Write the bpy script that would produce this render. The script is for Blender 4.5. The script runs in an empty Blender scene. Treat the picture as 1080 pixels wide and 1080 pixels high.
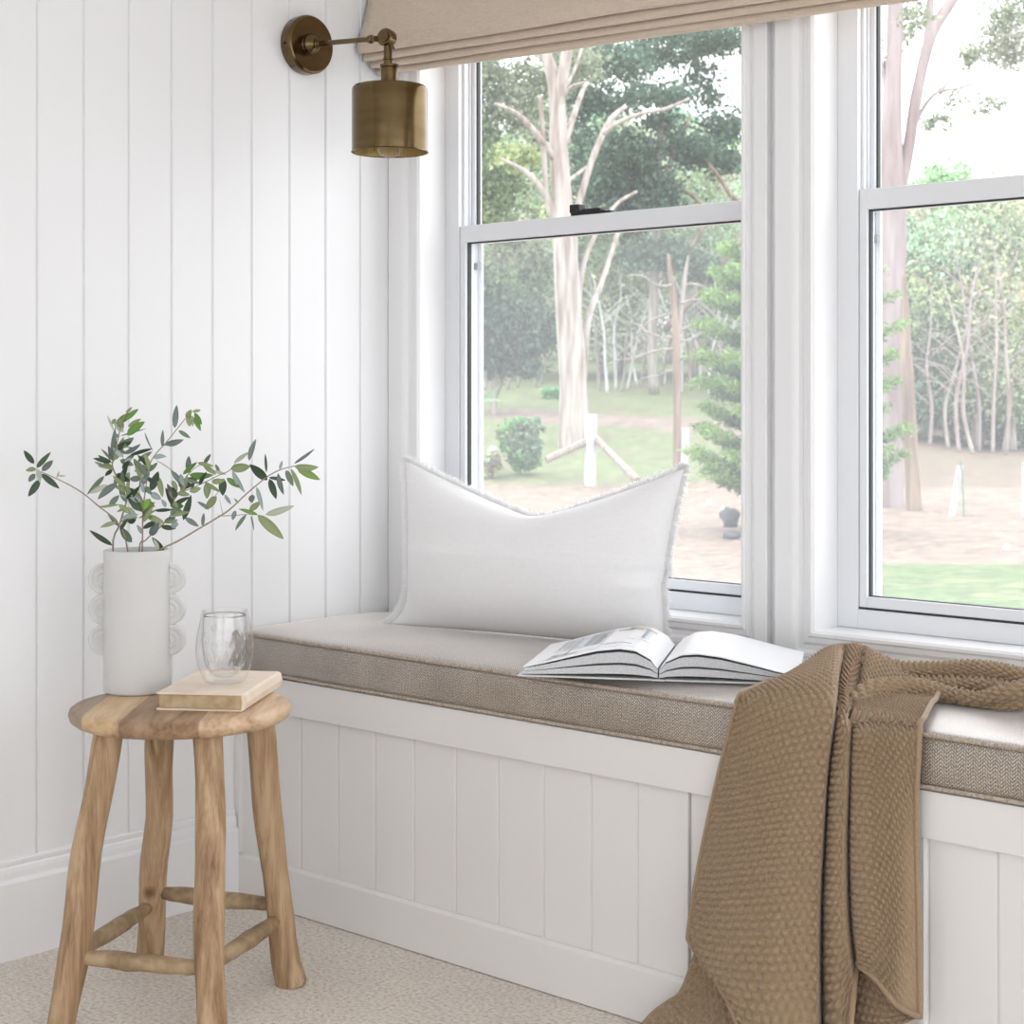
import bpy, math, random
import numpy as np
from mathutils import Vector, Matrix, noise
random.seed(7); RNG = np.random.default_rng(7)
PI = math.pi
C = bpy.context.scene.collection

# ------------------------------------------------------------------ camera / room frame
# room axes: X runs right along the window wall, Y points out through the windows, origin = back left corner
FPX = 1806.0; CAM = Vector((2.841, -2.7066, 1.05)); HOR = 416.0
RX, RY = .7405, .672
FX, FY = -.672, .7405
def ray(px, py):
    a = (px-540)/FPX; b = (HOR-py)/FPX
    return Vector((a*RX+FX, a*RY+FY, b))
def onX(px, py, c): r = ray(px, py); return CAM + r*((c-CAM.x)/r.x)
def onY(px, py, c): r = ray(px, py); return CAM + r*((c-CAM.y)/r.y)
def onZ(px, py, c): r = ray(px, py); return CAM + r*((c-CAM.z)/r.z)
def far(px, py, d): return CAM + ray(px, py)*d
def depth(p): return (p[0]-CAM.x)*FX + (p[1]-CAM.y)*FY

# ------------------------------------------------------------------ materials
def new_mat(name):
    m = bpy.data.materials.new(name); m.use_nodes = True
    nt = m.node_tree; b = nt.nodes['Principled BSDF']
    return m, nt, b
def N(nt, t, **kw):
    n = nt.nodes.new(t)
    for k, v in kw.items():
        if k in n.inputs: n.inputs[k].default_value = v
        else: setattr(n, k, v)
    return n
def L(nt, a, b): nt.links.new(a, b)
def ramp(nt, fac, stops, interp='LINEAR'):
    r = nt.nodes.new('ShaderNodeValToRGB'); r.color_ramp.interpolation = interp
    e = r.color_ramp.elements
    while len(e) < len(stops): e.new(.5)
    for i, (p, c) in enumerate(stops): e[i].position = p; e[i].color = (*c, 1)
    L(nt, fac, r.inputs[0]); return r
def flat(name, col, rough=.5, metal=0, spec=.5, bump=None, var=None):
    m, nt, b = new_mat(name)
    b.inputs['Base Color'].default_value = (*col, 1); b.inputs['Roughness'].default_value = rough
    b.inputs['Metallic'].default_value = metal; b.inputs['Specular IOR Level'].default_value = spec
    tc = N(nt, 'ShaderNodeTexCoord')
    if var:
        n = N(nt, 'ShaderNodeTexNoise'); n.inputs['Scale'].default_value = var[0]; n.inputs['Detail'].default_value = 5
        L(nt, tc.outputs['Object'], n.inputs['Vector'])
        r = ramp(nt, n.outputs[0], [(.3, col), (.7, var[1])]); L(nt, r.outputs[0], b.inputs['Base Color'])
    if bump:
        n = N(nt, 'ShaderNodeTexNoise'); n.inputs['Scale'].default_value = bump[0]; n.inputs['Detail'].default_value = 3
        L(nt, tc.outputs['Object'], n.inputs['Vector'])
        bp = N(nt, 'ShaderNodeBump'); bp.inputs['Strength'].default_value = bump[1]; bp.inputs['Distance'].default_value = bump[2]
        L(nt, n.outputs[0], bp.inputs['Height']); L(nt, bp.outputs[0], b.inputs['Normal'])
    return m
M = {}
M['paint'] = flat('white_paint', (.86, .865, .875), .45, bump=(60, .05, .002))
M['trim'] = flat('white_trim_paint', (.87, .875, .885), .32)
M['bench'] = flat('bench_white_paint', (.80, .785, .765), .4, bump=(40, .04, .002))
M['ceil'] = flat('ceiling_paint', (.85, .85, .85), .7)
M['alu'] = flat('white_powder_coated_aluminium', (.80, .82, .85), .35)
M['gasket'] = flat('black_rubber_gasket', (.03, .035, .04), .5)
M['latch'] = flat('black_latch_metal', (.006, .006, .006), .35)
M['catch'] = flat('grey_plastic', (.28, .3, .33), .5)

def brass(name, c1, c2, rough):
    m, nt, b = new_mat(name)
    tc = N(nt, 'ShaderNodeTexCoord'); mp = N(nt, 'ShaderNodeMapping'); mp.inputs['Scale'].default_value = (5, 5, 25)
    n = N(nt, 'ShaderNodeTexNoise'); n.inputs['Scale'].default_value = 2; n.inputs['Detail'].default_value = 6
    L(nt, tc.outputs['Object'], mp.inputs[0]); L(nt, mp.outputs[0], n.inputs['Vector'])
    r = ramp(nt, n.outputs[0], [(.3, c1), (.7, c2)]); L(nt, r.outputs[0], b.inputs['Base Color'])
    b.inputs['Metallic'].default_value = 1; b.inputs['Roughness'].default_value = rough
    return m
M['brass'] = brass('aged_brass', (.125, .085, .04), (.17, .12, .06), .2)
M['brass_in'] = brass('bright_brass_lining', (.62, .47, .22), (.75, .6, .3), .35)
def glassmat(name, ior=1.45, rough=0, col=(1, 1, 1)):
    m, nt, b = new_mat(name); nt.nodes.remove(b)
    out = nt.nodes['Material Output']
    t = N(nt, 'ShaderNodeBsdfTransparent'); t.inputs[0].default_value = (*col, 1)
    g = N(nt, 'ShaderNodeBsdfGlossy'); g.inputs['Roughness'].default_value = rough
    f = N(nt, 'ShaderNodeLayerWeight'); f.inputs[0].default_value = .5
    p = N(nt, 'ShaderNodeMath', operation='POWER'); p.inputs[1].default_value = 4; L(nt, f.outputs['Facing'], p.inputs[0])
    q = N(nt, 'ShaderNodeMath', operation='MULTIPLY_ADD'); q.inputs[1].default_value = .75; q.inputs[2].default_value = .045; L(nt, p.outputs[0], q.inputs[0])
    mx = N(nt, 'ShaderNodeMixShader'); L(nt, q.outputs[0], mx.inputs[0]); L(nt, t.outputs[0], mx.inputs[1]); L(nt, g.outputs[0], mx.inputs[2])
    L(nt, mx.outputs[0], out.inputs[0]); return m
def paneglass(name, haze):
    # clear window pane with a whitish translucent layer added to imitate outdoor haze
    m, nt, b = new_mat(name); nt.nodes.remove(b); out = nt.nodes['Material Output']
    t = N(nt, 'ShaderNodeBsdfTransparent'); g = N(nt, 'ShaderNodeBsdfGlossy'); g.inputs['Roughness'].default_value = .01
    f = N(nt, 'ShaderNodeFresnel'); f.inputs[0].default_value = 1.35
    mx = N(nt, 'ShaderNodeMixShader'); L(nt, f.outputs[0], mx.inputs[0]); L(nt, t.outputs[0], mx.inputs[1]); L(nt, g.outputs[0], mx.inputs[2])
    d = N(nt, 'ShaderNodeBsdfTranslucent'); d.inputs[0].default_value = (.9, .95, 1, 1)
    m2 = N(nt, 'ShaderNodeMixShader'); m2.inputs[0].default_value = haze
    L(nt, mx.outputs[0], m2.inputs[1]); L(nt, d.outputs[0], m2.inputs[2]); L(nt, m2.outputs[0], out.inputs[0]); return m
M['pane'] = paneglass('window_glass', .07)
M['screen'] = paneglass('fly_screen_mesh', .09)
M['bulb'] = glassmat('bulb_glass', 1.3)
M['clear'] = glassmat('clear_blown_glass', 1.42)
def tumbler_glass():
    m, nt, b = new_mat('blown_glass')
    b.inputs['Base Color'].default_value = (1, 1, 1, 1); b.inputs['Transmission Weight'].default_value = 1
    b.inputs['Roughness'].default_value = 0; b.inputs['IOR'].default_value = 1.28
    return m
M['tumbler'] = tumbler_glass()
M['filament'] = flat('filament', (.7, .5, .15), .3, .8)

def carpet():
    m, nt, b = new_mat('beige_loop_carpet')
    tc = N(nt, 'ShaderNodeTexCoord')
    v = N(nt, 'ShaderNodeTexVoronoi'); v.inputs['Scale'].default_value = 230
    n = N(nt, 'ShaderNodeTexNoise'); n.inputs['Scale'].default_value = 130; n.inputs['Detail'].default_value = 4
    n2 = N(nt, 'ShaderNodeTexNoise'); n2.inputs['Scale'].default_value = 5
    for x in (v, n, n2): L(nt, tc.outputs['Object'], x.inputs['Vector'])
    r = ramp(nt, n.outputs[0], [(.30, (.60, .52, .44)), (.5, (.80, .735, .66)), (.70, (.90, .86, .80))])
    r2 = ramp(nt, n2.outputs[0], [(.3, (.92, .92, .92)), (.7, (1, 1, 1))])
    mx = N(nt, 'ShaderNodeMix', data_type='RGBA', blend_type='MULTIPLY'); mx.inputs[0].default_value = 1
    L(nt, r.outputs[0], mx.inputs[6]); L(nt, r2.outputs[0], mx.inputs[7]); L(nt, mx.outputs[2], b.inputs['Base Color'])
    b.inputs['Roughness'].default_value = .95; b.inputs['Specular IOR Level'].default_value = .1
    bp = N(nt, 'ShaderNodeBump'); bp.inputs['Strength'].default_value = .6; bp.inputs['Distance'].default_value = .003
    bp.invert = True
    L(nt, v.outputs['Distance'], bp.inputs['Height']); L(nt, bp.outputs[0], b.inputs['Normal'])
    return m
M['carpet'] = carpet()

def tweed():
    # flat herringbone weave, threads about 4 mm wide; UVs are in metres
    m, nt, b = new_mat('brown_cream_herringbone')
    uv = N(nt, 'ShaderNodeUVMap')
    sp = N(nt, 'ShaderNodeSeparateXYZ'); L(nt, uv.outputs[0], sp.inputs[0])
    def math_(op, a, bb=None, c=None):
        n = N(nt, 'ShaderNodeMath', operation=op)
        for i, x in enumerate((a, bb, c)):
            if x is None: continue
            if isinstance(x, (int, float)): n.inputs[i].default_value = x
            else: L(nt, x, n.inputs[i])
        return n.outputs[0]
    u, v = sp.outputs[0], sp.outputs[1]
    zig = math_('PINGPONG', u, .0085)
    s = math_('SINE', math_('MULTIPLY', math_('ADD', v, zig), 2*PI/.0052))
    th = math_('SINE', math_('MULTIPLY', u, 2*PI/.0038))
    nz = N(nt, 'ShaderNodeTexNoise'); nz.inputs['Scale'].default_value = 260; L(nt, uv.outputs[0], nz.inputs['Vector'])
    nb = N(nt, 'ShaderNodeTexNoise'); nb.inputs['Scale'].default_value = 14; L(nt, uv.outputs[0], nb.inputs['Vector'])
    f = math_('ADD', math_('MULTIPLY', s, .24), math_('MULTIPLY', th, .12))
    f = math_('ADD', f, math_('MULTIPLY', math_('SUBTRACT', nz.outputs[0], .5), .9))
    f = math_('ADD', f, math_('MULTIPLY', math_('SUBTRACT', nb.outputs[0], .5), .25))
    f = math_('ADD', f, .5)
    r = ramp(nt, f, [(.15, (.075, .05, .032)), (.5, (.23, .18, .135)), (.88, (.66, .58, .50))])
    L(nt, r.outputs[0], b.inputs['Base Color'])
    b.inputs['Roughness'].default_value = .42; b.inputs['Specular IOR Level'].default_value = 1; b.inputs['Sheen Weight'].default_value = 1; b.inputs['Sheen Roughness'].default_value = .3
    b.inputs['Sheen Tint'].default_value = (1, .97, .95, 1); b.inputs['Coat Weight'].default_value = 1; b.inputs['Coat Roughness'].default_value = .38; b.inputs['Coat IOR'].default_value = 1.7
    bp = N(nt, 'ShaderNodeBump'); bp.inputs['Strength'].default_value = .35; bp.inputs['Distance'].default_value = .001
    L(nt, f, bp.inputs['Height']); L(nt, bp.outputs[0], b.inputs['Normal'])
    return m
M['tweed'] = tweed()
M['piping'] = flat('woven_piping', (.28, .22, .17), .85, var=(260, (.56, .49, .42)))

def linen(name, c1, c2, sc=300, bump=.3):
    m, nt, b = new_mat(name)
    tc = N(nt, 'ShaderNodeTexCoord')
    hs = []
    for s in ((1, 1, 12), (12, 12, 1)):
        mp = N(nt, 'ShaderNodeMapping'); mp.inputs['Scale'].default_value = s
        n = N(nt, 'ShaderNodeTexNoise'); n.inputs['Scale'].default_value = sc/6; n.inputs['Detail'].default_value = 4
        L(nt, tc.outputs['Object'], mp.inputs[0]); L(nt, mp.outputs[0], n.inputs['Vector']); hs.append(n.outputs[0])
    a = N(nt, 'ShaderNodeMath', operation='ADD'); L(nt, hs[0], a.inputs[0]); L(nt, hs[1], a.inputs[1])
    h = N(nt, 'ShaderNodeMath', operation='MULTIPLY'); h.inputs[1].default_value = .5; L(nt, a.outputs[0], h.inputs[0])
    r = ramp(nt, h.outputs[0], [(.35, c1), (.65, c2)]); L(nt, r.outputs[0], b.inputs['Base Color'])
    b.inputs['Roughness'].default_value = .9; b.inputs['Sheen Weight'].default_value = .3
    bp = N(nt, 'ShaderNodeBump'); bp.inputs['Strength'].default_value = bump; bp.inputs['Distance'].default_value = .001
    L(nt, h.outputs[0], bp.inputs['Height']); L(nt, bp.outputs[0], b.inputs['Normal'])
    return m
M['blind'] = linen('oatmeal_linen', (.56, .455, .35), (.69, .585, .47))
M['pillow'] = linen('white_linen', (.86, .86, .87), (.92, .92, .93), bump=.2)
def fringemat():
    m, nt, b = new_mat('white_cotton_fringe'); b.inputs['Base Color'].default_value = (.93, .93, .93, 1); b.inputs['Roughness'].default_value = .9
    t = N(nt, 'ShaderNodeBsdfTranslucent'); t.inputs[0].default_value = (.93, .93, .93, 1)
    mx = N(nt, 'ShaderNodeMixShader'); mx.inputs[0].default_value = .3
    L(nt, b.outputs[0], mx.inputs[1]); L(nt, t.outputs[0], mx.inputs[2]); L(nt, mx.outputs[0], nt.nodes['Material Output'].inputs[0]); return m
M['fringe'] = fringemat()
M['throw'] = linen('camel_knit_yarn', (.26, .175, .10), (.40, .29, .18), 900, .6)

def wood(name, cols, scale=(1, 1, .12), planks=None, sc=26, rough=.55):
    m, nt, b = new_mat(name)
    tc = N(nt, 'ShaderNodeTexCoord'); mp = N(nt, 'ShaderNodeMapping'); mp.inputs['Scale'].default_value = scale
    L(nt, tc.outputs['Object'], mp.inputs[0])
    n = N(nt, 'ShaderNodeTexNoise'); n.inputs['Scale'].default_value = sc; n.inputs['Detail'].default_value = 8; n.inputs['Distortion'].default_value = .6
    L(nt, mp.outputs[0], n.inputs['Vector'])
    n2 = N(nt, 'ShaderNodeTexNoise'); n2.inputs['Scale'].default_value = sc*6; n2.inputs['Detail'].default_value = 5
    L(nt, mp.outputs[0], n2.inputs['Vector'])
    a = N(nt, 'ShaderNodeMath', operation='MULTIPLY_ADD'); a.inputs[1].default_value = .35; L(nt, n2.outputs[0], a.inputs[0]); L(nt, n.outputs[0], a.inputs[2])
    st = [(.38+.44*i/(len(cols)-1), c) for i, c in enumerate(cols)]
    r = ramp(nt, a.outputs[0], st)
    col = r.outputs[0]
    # knots
    v = N(nt, 'ShaderNodeTexVoronoi'); v.inputs['Scale'].default_value = 7.5; L(nt, tc.outputs['Object'], v.inputs['Vector'])
    kr = ramp(nt, v.outputs['Distance'], [(.03, (.30, .17, .10)), (.12, (1, 1, 1))])
    mx = N(nt, 'ShaderNodeMix', data_type='RGBA', blend_type='MULTIPLY'); mx.inputs[0].default_value = .8
    L(nt, col, mx.inputs[6]); L(nt, kr.outputs[0], mx.inputs[7]); col = mx.outputs[2]
    if planks:
        sp = N(nt, 'ShaderNodeSeparateXYZ'); L(nt, tc.outputs['Object'], sp.inputs[0])
        mr = N(nt, 'ShaderNodeMapRange'); mr.inputs[1].default_value = -.2; mr.inputs[2].default_value = .2
        L(nt, sp.outputs[0], mr.inputs[0])
        pr = ramp(nt, mr.outputs[0], planks, 'CONSTANT')
        m2 = N(nt, 'ShaderNodeMix', data_type='RGBA', blend_type='MULTIPLY'); m2.inputs[0].default_value = 1
        L(nt, col, m2.inputs[6]); L(nt, pr.outputs[0], m2.inputs[7]); col = m2.outputs[2]
    L(nt, col, b.inputs['Base Color']); b.inputs['Roughness'].default_value = rough
    bp = N(nt, 'ShaderNodeBump'); bp.inputs['Strength'].default_value = .3; bp.inputs['Distance'].default_value = .002
    L(nt, a.outputs[0], bp.inputs['Height']); L(nt, bp.outputs[0], b.inputs['Normal'])
    return m
M['leg'] = wood('peeled_teak_pole', [(.11, .055, .025), (.26, .15, .075), (.39, .25, .135), (.52, .365, .22)], sc=48, scale=(1, 1, .055))
M['rung'] = wood('darker_teak_pole', [(.09, .055, .03), (.20, .13, .07), (.33, .225, .125), (.45, .33, .20)], scale=(.5, .5, .5))
M['seat'] = wood('planked_teak_seat', [(.20, .125, .075), (.42, .29, .18), (.60, .44, .29), (.70, .55, .39)], scale=(1, .12, 1),
                 planks=[(0, (.60, .62, .68)), (.145, (.98, .92, .78)), (.325, (.58, .50, .44)), (.50, (.62, .54, .47)), (.655, (1.0, .95, .9))])
M['vase'] = flat('matte_white_ceramic', (.65, .65, .645), .75, bump=(90, .25, .002), var=(4, (.69, .69, .685)))
M['bookcloth'] = flat('faded_tan_cover', (.80, .66, .53), .6, var=(25, (.86, .75, .63)))
M['bookpage'] = flat('yellowed_page_block', (.42, .31, .17), .8, var=(60, (.60, .47, .30)))
M['page'] = flat('white_page', (.86, .87, .89), .5)
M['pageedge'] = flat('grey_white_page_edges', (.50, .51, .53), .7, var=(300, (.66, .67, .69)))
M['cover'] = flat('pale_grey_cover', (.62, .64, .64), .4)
M['darkpaper'] = flat('near_black_paper', (.03, .035, .04), .5)
M['ink_grey'] = flat('printed_grey', (.33, .36, .42), .5)
M['ink_tan'] = flat('printed_tan', (.62, .53, .46), .5)
M['ink_pale'] = flat('printed_pale_blue', (.68, .73, .80), .5)

def leafmat(name, trans=.35, rough=.5, sheen=0):
    m, nt, b = new_mat(name)
    at = N(nt, 'ShaderNodeAttribute', attribute_name='Col')
    L(nt, at.outputs[0], b.inputs['Base Color']); b.inputs['Roughness'].default_value = rough
    t = N(nt, 'ShaderNodeBsdfTranslucent'); L(nt, at.outputs[0], t.inputs[0])
    mx = N(nt, 'ShaderNodeMixShader'); mx.inputs[0].default_value = trans
    L(nt, b.outputs[0], mx.inputs[1]); L(nt, t.outputs[0], mx.inputs[2]); L(nt, mx.outputs[0], nt.nodes['Material Output'].inputs[0])
    return m
M['leaves'] = leafmat('tree_leaves', .4, .7)
M['olive'] = leafmat('olive_leaves', .12, .45)
M['ground'] = leafmat('garden_ground', 0, .95)
def speckle(m):
    nt = m.node_tree; at = [n for n in nt.nodes if n.type == 'ATTRIBUTE'][0]; b = nt.nodes['Principled BSDF']
    tc = N(nt, 'ShaderNodeTexCoord'); n = N(nt, 'ShaderNodeTexNoise'); n.inputs['Scale'].default_value = 7; n.inputs['Detail'].default_value = 9; n.inputs['Roughness'].default_value = .8
    L(nt, tc.outputs['Object'], n.inputs['Vector'])
    r = ramp(nt, n.outputs[0], [(.34, (.45, .42, .40)), (.5, (1, 1, 1)), (.68, (1.0, 1.0, 1.0))]); r.color_ramp.elements[2].color = (1.5, 1.45, 1.4, 1)
    mx = N(nt, 'ShaderNodeMix', data_type='RGBA', blend_type='MULTIPLY'); mx.inputs[0].default_value = 1
    L(nt, at.outputs[0], mx.inputs[6]); L(nt, r.outputs[0], mx.inputs[7]); L(nt, mx.outputs[2], b.inputs['Base Color'])
speckle(M['ground'])
def bark(name, c1, c2, c3, sc=2.5):
    m, nt, b = new_mat(name)
    tc = N(nt, 'ShaderNodeTexCoord'); mp = N(nt, 'ShaderNodeMapping'); mp.inputs['Scale'].default_value = (3, 3, .35)
    n = N(nt, 'ShaderNodeTexNoise'); n.inputs['Scale'].default_value = sc; n.inputs['Detail'].default_value = 6
    L(nt, tc.outputs['Object'], mp.inputs[0]); L(nt, mp.outputs[0], n.inputs['Vector'])
    r = ramp(nt, n.outputs[0], [(.32, c1), (.5, c2), (.66, c3)]); L(nt, r.outputs[0], b.inputs['Base Color'])
    b.inputs['Roughness'].default_value = .85; return m
M['gum'] = bark('pale_gum_bark', (.22, .16, .125), (.38, .34, .31), (.49, .455, .425))
M['pinkgum'] = bark('pinkish_grey_gum_bark', (.24, .175, .17), (.32, .265, .265), (.39, .34, .34))
M['brownbark'] = bark('brown_bark', (.14, .10, .075), (.24, .18, .14), (.36, .28, .21))
M['greybark'] = bark('grey_bark', (.18, .155, .14), (.28, .25, .225), (.38, .35, .32))
M['postwhite'] = bark('weathered_white_paint', (.40, .40, .41), (.58, .58, .59), (.66, .66, .67), 5)
M['log'] = bark('weathered_grey_timber', (.22, .185, .155), (.30, .26, .23), (.37, .335, .30), 9)
M['stake'] = flat('green_steel', (.05, .25, .18), .5)
M['rock'] = flat('dark_grey_stone', (.06, .065, .075), .8, var=(3, (.12, .125, .14)))
M['whitestone'] = flat('white_stone', (.85, .85, .85), .7)
M['twig'] = flat('olive_twig', (.24, .19, .13), .7, var=(80, (.36, .30, .22)))

# ------------------------------------------------------------------ object helpers
def tag(o, label=None, cat=None, group=None, kind=None):
    if label: o['label'] = label
    if cat: o['category'] = cat
    if group: o['group'] = group
    if kind: o['kind'] = kind
    return o
def empty(name, loc, label, cat, group=None, rz=0):
    o = bpy.data.objects.new(name, None); C.objects.link(o); o.location = loc; o.rotation_euler = (0, 0, rz)
    o.empty_display_size = .1
    return tag(o, label, cat, group)
class MB:
    """collects vertices and faces (given in world space) and links them as one mesh"""
    def __init__(s): s.v = []; s.f = []; s.uv = {}; s.c = []; s.mi = []
    def add(s, vs, fs, mi=0):
        o = len(s.v); s.v += [tuple(p) for p in vs]; s.f += [tuple(i+o for i in f) for f in fs]; s.mi += [mi]*len(fs); return o
    def box(s, x0, x1, y0, y1, z0, z1, mi=0):
        vs = [(x, y, z) for z in (z0, z1) for y in (y0, y1) for x in (x0, x1)]
        s.add(vs, [(0, 2, 3, 1), (4, 5, 7, 6), (0, 1, 5, 4), (2, 6, 7, 3), (0, 4, 6, 2), (1, 3, 7, 5)], mi)
    def prism(s, poly, axis, a0, a1, mi=0, shear=None):
        """poly: closed list of 2-d points; axis: extrusion axis"""
        n = len(poly); vs = []
        for a in (a0, a1):
            for p, q in poly:
                vs.append({'x': (a, p, q), 'y': (p, a, q), 'z': (p, q, a)}[axis])
        fs = [(i, (i+1) % n, n+(i+1) % n, n+i) for i in range(n)] + [tuple(range(n))[::-1], tuple(range(n, 2*n))]
        s.add(vs, fs, mi)
    def tube(s, pts, rad, n=8, cap=True, mi=0, smooth_path=True, wob=0, seed=0):
        pts = [Vector(p) for p in pts]
        if not hasattr(rad, '__len__'): rad = [rad]*len(pts)
        if smooth_path and len(pts) > 2:
            P = []; Rr = []
            for i in range(len(pts)-1):
                p0 = pts[max(i-1, 0)]; p1 = pts[i]; p2 = pts[i+1]; p3 = pts[min(i+2, len(pts)-1)]
                for k in range(4):
                    t = k/4
                    P.append(.5*((2*p1)+(-p0+p2)*t+(2*p0-5*p1+4*p2-p3)*t*t+(-p0+3*p1-3*p2+p3)*t**3)); Rr.append(rad[i]*(1-t)+rad[i+1]*t)
            P.append(pts[-1]); Rr.append(rad[-1]); pts, rad = P, Rr
        vs = []; m = len(pts); up = Vector((.123, .31, .94)).normalized(); a = None
        for i in range(m):
            d = (pts[min(i+1, m-1)]-pts[max(i-1, 0)]).normalized()
            if a is None:
                a = d.cross(up)
                if a.length < .05: a = d.cross(Vector((1, 0, 0)))
            a = (a-d*a.dot(d)).normalized(); b = d.cross(a)
            for k in range(n):
                t = 2*PI*k/n; r = rad[i]
                if wob: r *= 1+wob*noise.noise(Vector((math.cos(t)*1.3+seed, math.sin(t)*1.3, i*.35)))
                vs.append(pts[i]+a*(r*math.cos(t))+b*(r*math.sin(t)))
        fs = [(i*n+k, i*n+(k+1) % n, (i+1)*n+(k+1) % n, (i+1)*n+k) for i in range(m-1) for k in range(n)]
        if cap: fs += [tuple(range(n))[::-1], tuple(range((m-1)*n, m*n))]
        s.add(vs, fs, mi)
    def lathe(s, prof, c, axis=(0, 0, 1), n=40, closed=False, mi=0, cap=True):
        """prof: list of (r, h) along axis from c"""
        ax = Vector(axis).normalized(); q = Vector((0, 0, 1)).rotation_difference(ax); c = Vector(c)
        vs = []
        for r, h in prof:
            for k in range(n):
                t = 2*PI*k/n; vs.append(c+q @ Vector((r*math.cos(t), r*math.sin(t), h)))
        m = len(prof); fs = []
        for i in range(m if closed else m-1):
            j = (i+1) % m
            for k in range(n): fs.append((i*n+k, i*n+(k+1) % n, j*n+(k+1) % n, j*n+k))
        if not closed:
            if cap and prof[0][0] > 1e-6: fs.append(tuple(range(n))[::-1])
            if cap and prof[-1][0] > 1e-6: fs.append(tuple(range((m-1)*n, m*n)))
        s.add(vs, fs, mi)
    def build(s, name, mats, parent=None, smooth=False, loc=None, bevel=0, rot=0, uv=None, cols=None):
        me = bpy.data.meshes.new(name)
        o = bpy.data.objects.new(name, me); C.objects.link(o)
        base = Vector((0, 0, 0)); rz = 0
        if parent is not None:
            b = parent; M4 = Matrix.Identity(4)
            chain = []
            while b is not None: chain.append(b); b = b.parent
            for b in reversed(chain): M4 = M4 @ (Matrix.Translation(b.location) @ b.rotation_euler.to_matrix().to_4x4())
        else:
            M4 = Matrix.Identity(4)
        if loc is not None:
            loc = Vector(loc); T = Matrix.Translation(loc) @ Matrix.Rotation(rot, 4, 'Z')
        else: T = M4
        inv = T.inverted()
        vs = [inv @ Vector(p) for p in s.v]
        me.from_pydata([tuple(p) for p in vs], [], s.f); me.update()
        rel = M4.inverted() @ T
        o.location = rel.translation; o.rotation_euler = rel.to_euler()
        if parent is not None: o.parent = parent
        for m in (mats if isinstance(mats, (list, tuple)) else [mats]): me.materials.append(m)
        if any(s.mi): me.polygons.foreach_set('material_index', s.mi)
        if smooth: me.polygons.foreach_set('use_smooth', [True]*len(me.polygons))
        if uv is not None:
            ul = me.uv_layers.new(name='UVMap'); li = np.zeros(len(me.loops), dtype=np.int32); me.loops.foreach_get('vertex_index', li)
            ul.data.foreach_set('uv', np.asarray(uv)[li].astype(np.float32).ravel())
        if cols is not None:
            ca = me.color_attributes.new('Col', 'FLOAT_COLOR', 'POINT')
            c4 = np.ones((len(me.vertices), 4), dtype=np.float32); c4[:, :3] = cols; ca.data.foreach_set('color', c4.ravel())
        if bevel:
            md = o.modifiers.new('bevel', 'BEVEL'); md.width = bevel; md.segments = 2; md.limit_method = 'ANGLE'; md.angle_limit = .6
        return o
def autosmooth(o, ang=.6):
    me = o.data; me.polygons.foreach_set('use_smooth', [True]*len(me.polygons))
    me.update()
    try: me.set_sharp_from_angle(angle=ang)
    except Exception: pass
    return o

# ================================================================== THE ROOM
BD = -.4443     # bench cushion front plane
def struct(o): return tag(o, kind='structure')
# floor
b = MB(); b.box(-.2, 5.2, -5.2, .2, -.1, 0); struct(b.build('floor', M['carpet']))
# unseen right and front walls, added with openings sized to control the room's light
RO = (-4.5, -.4, .05, 2.3); FO = (1.6, 4.1, .3, 2.2)
b = MB(); b.box(4.6, 4.75, -5.05, .2, 0, RO[2]); b.box(4.6, 4.75, -5.05, .2, RO[3], 2.62); b.box(4.6, 4.75, -5.05, RO[0], RO[2], RO[3]); b.box(4.6, 4.75, RO[1], .2, RO[2], RO[3]); struct(b.build('wall_right', M['paint']))
b = MB(); b.box(-.15, 4.75, -5.2, -5.05, 0, FO[2]); b.box(-.15, 4.75, -5.2, -5.05, FO[3], 2.62); b.box(-.15, FO[0], -5.2, -5.05, FO[2], FO[3]); b.box(FO[1], 4.75, -5.2, -5.05, FO[2], FO[3]); struct(b.build('wall_front', M['paint']))
b = MB(); b.box(-.2, 5.2, -5.2, .2, 2.62, 2.72); struct(b.build('ceiling', M['ceil']))
# left wall with V grooves
ys = [-.084-.1036*k for k in range(0, 47)]
poly = [(-.15, .2), (-.15, -5.0), (0, -5.0)]
for y in reversed(ys):
    if y > -4.95: poly += [(0, y-.0035), (-.0045, y-.0015), (-.0045, y+.0015), (0, y+.0035)]
poly += [(0, .2)]
b = MB(); b.prism(poly, 'z', 0, 2.62); struct(b.build('wall_left', M['paint']))
# window wall, openings
W1 = (.1, .972); W2 = (1.132, 2.004); ZB, ZT = .614, 2.14
b = MB()
for x0, x1, z0, z1 in ((0, W1[0], 0, 2.62), (W1[1], W2[0], 0, 2.62), (W2[1], 4.6, 0, 2.62),
                       (W1[0], W1[1], 0, ZB), (W1[0], W1[1], ZT, 2.62), (W2[0], W2[1], 0, ZB), (W2[0], W2[1], ZT, 2.62)):
    b.box(x0, x1, .02, .2, z0, z1)
struct(b.build('wall_back', M['paint']))
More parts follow.
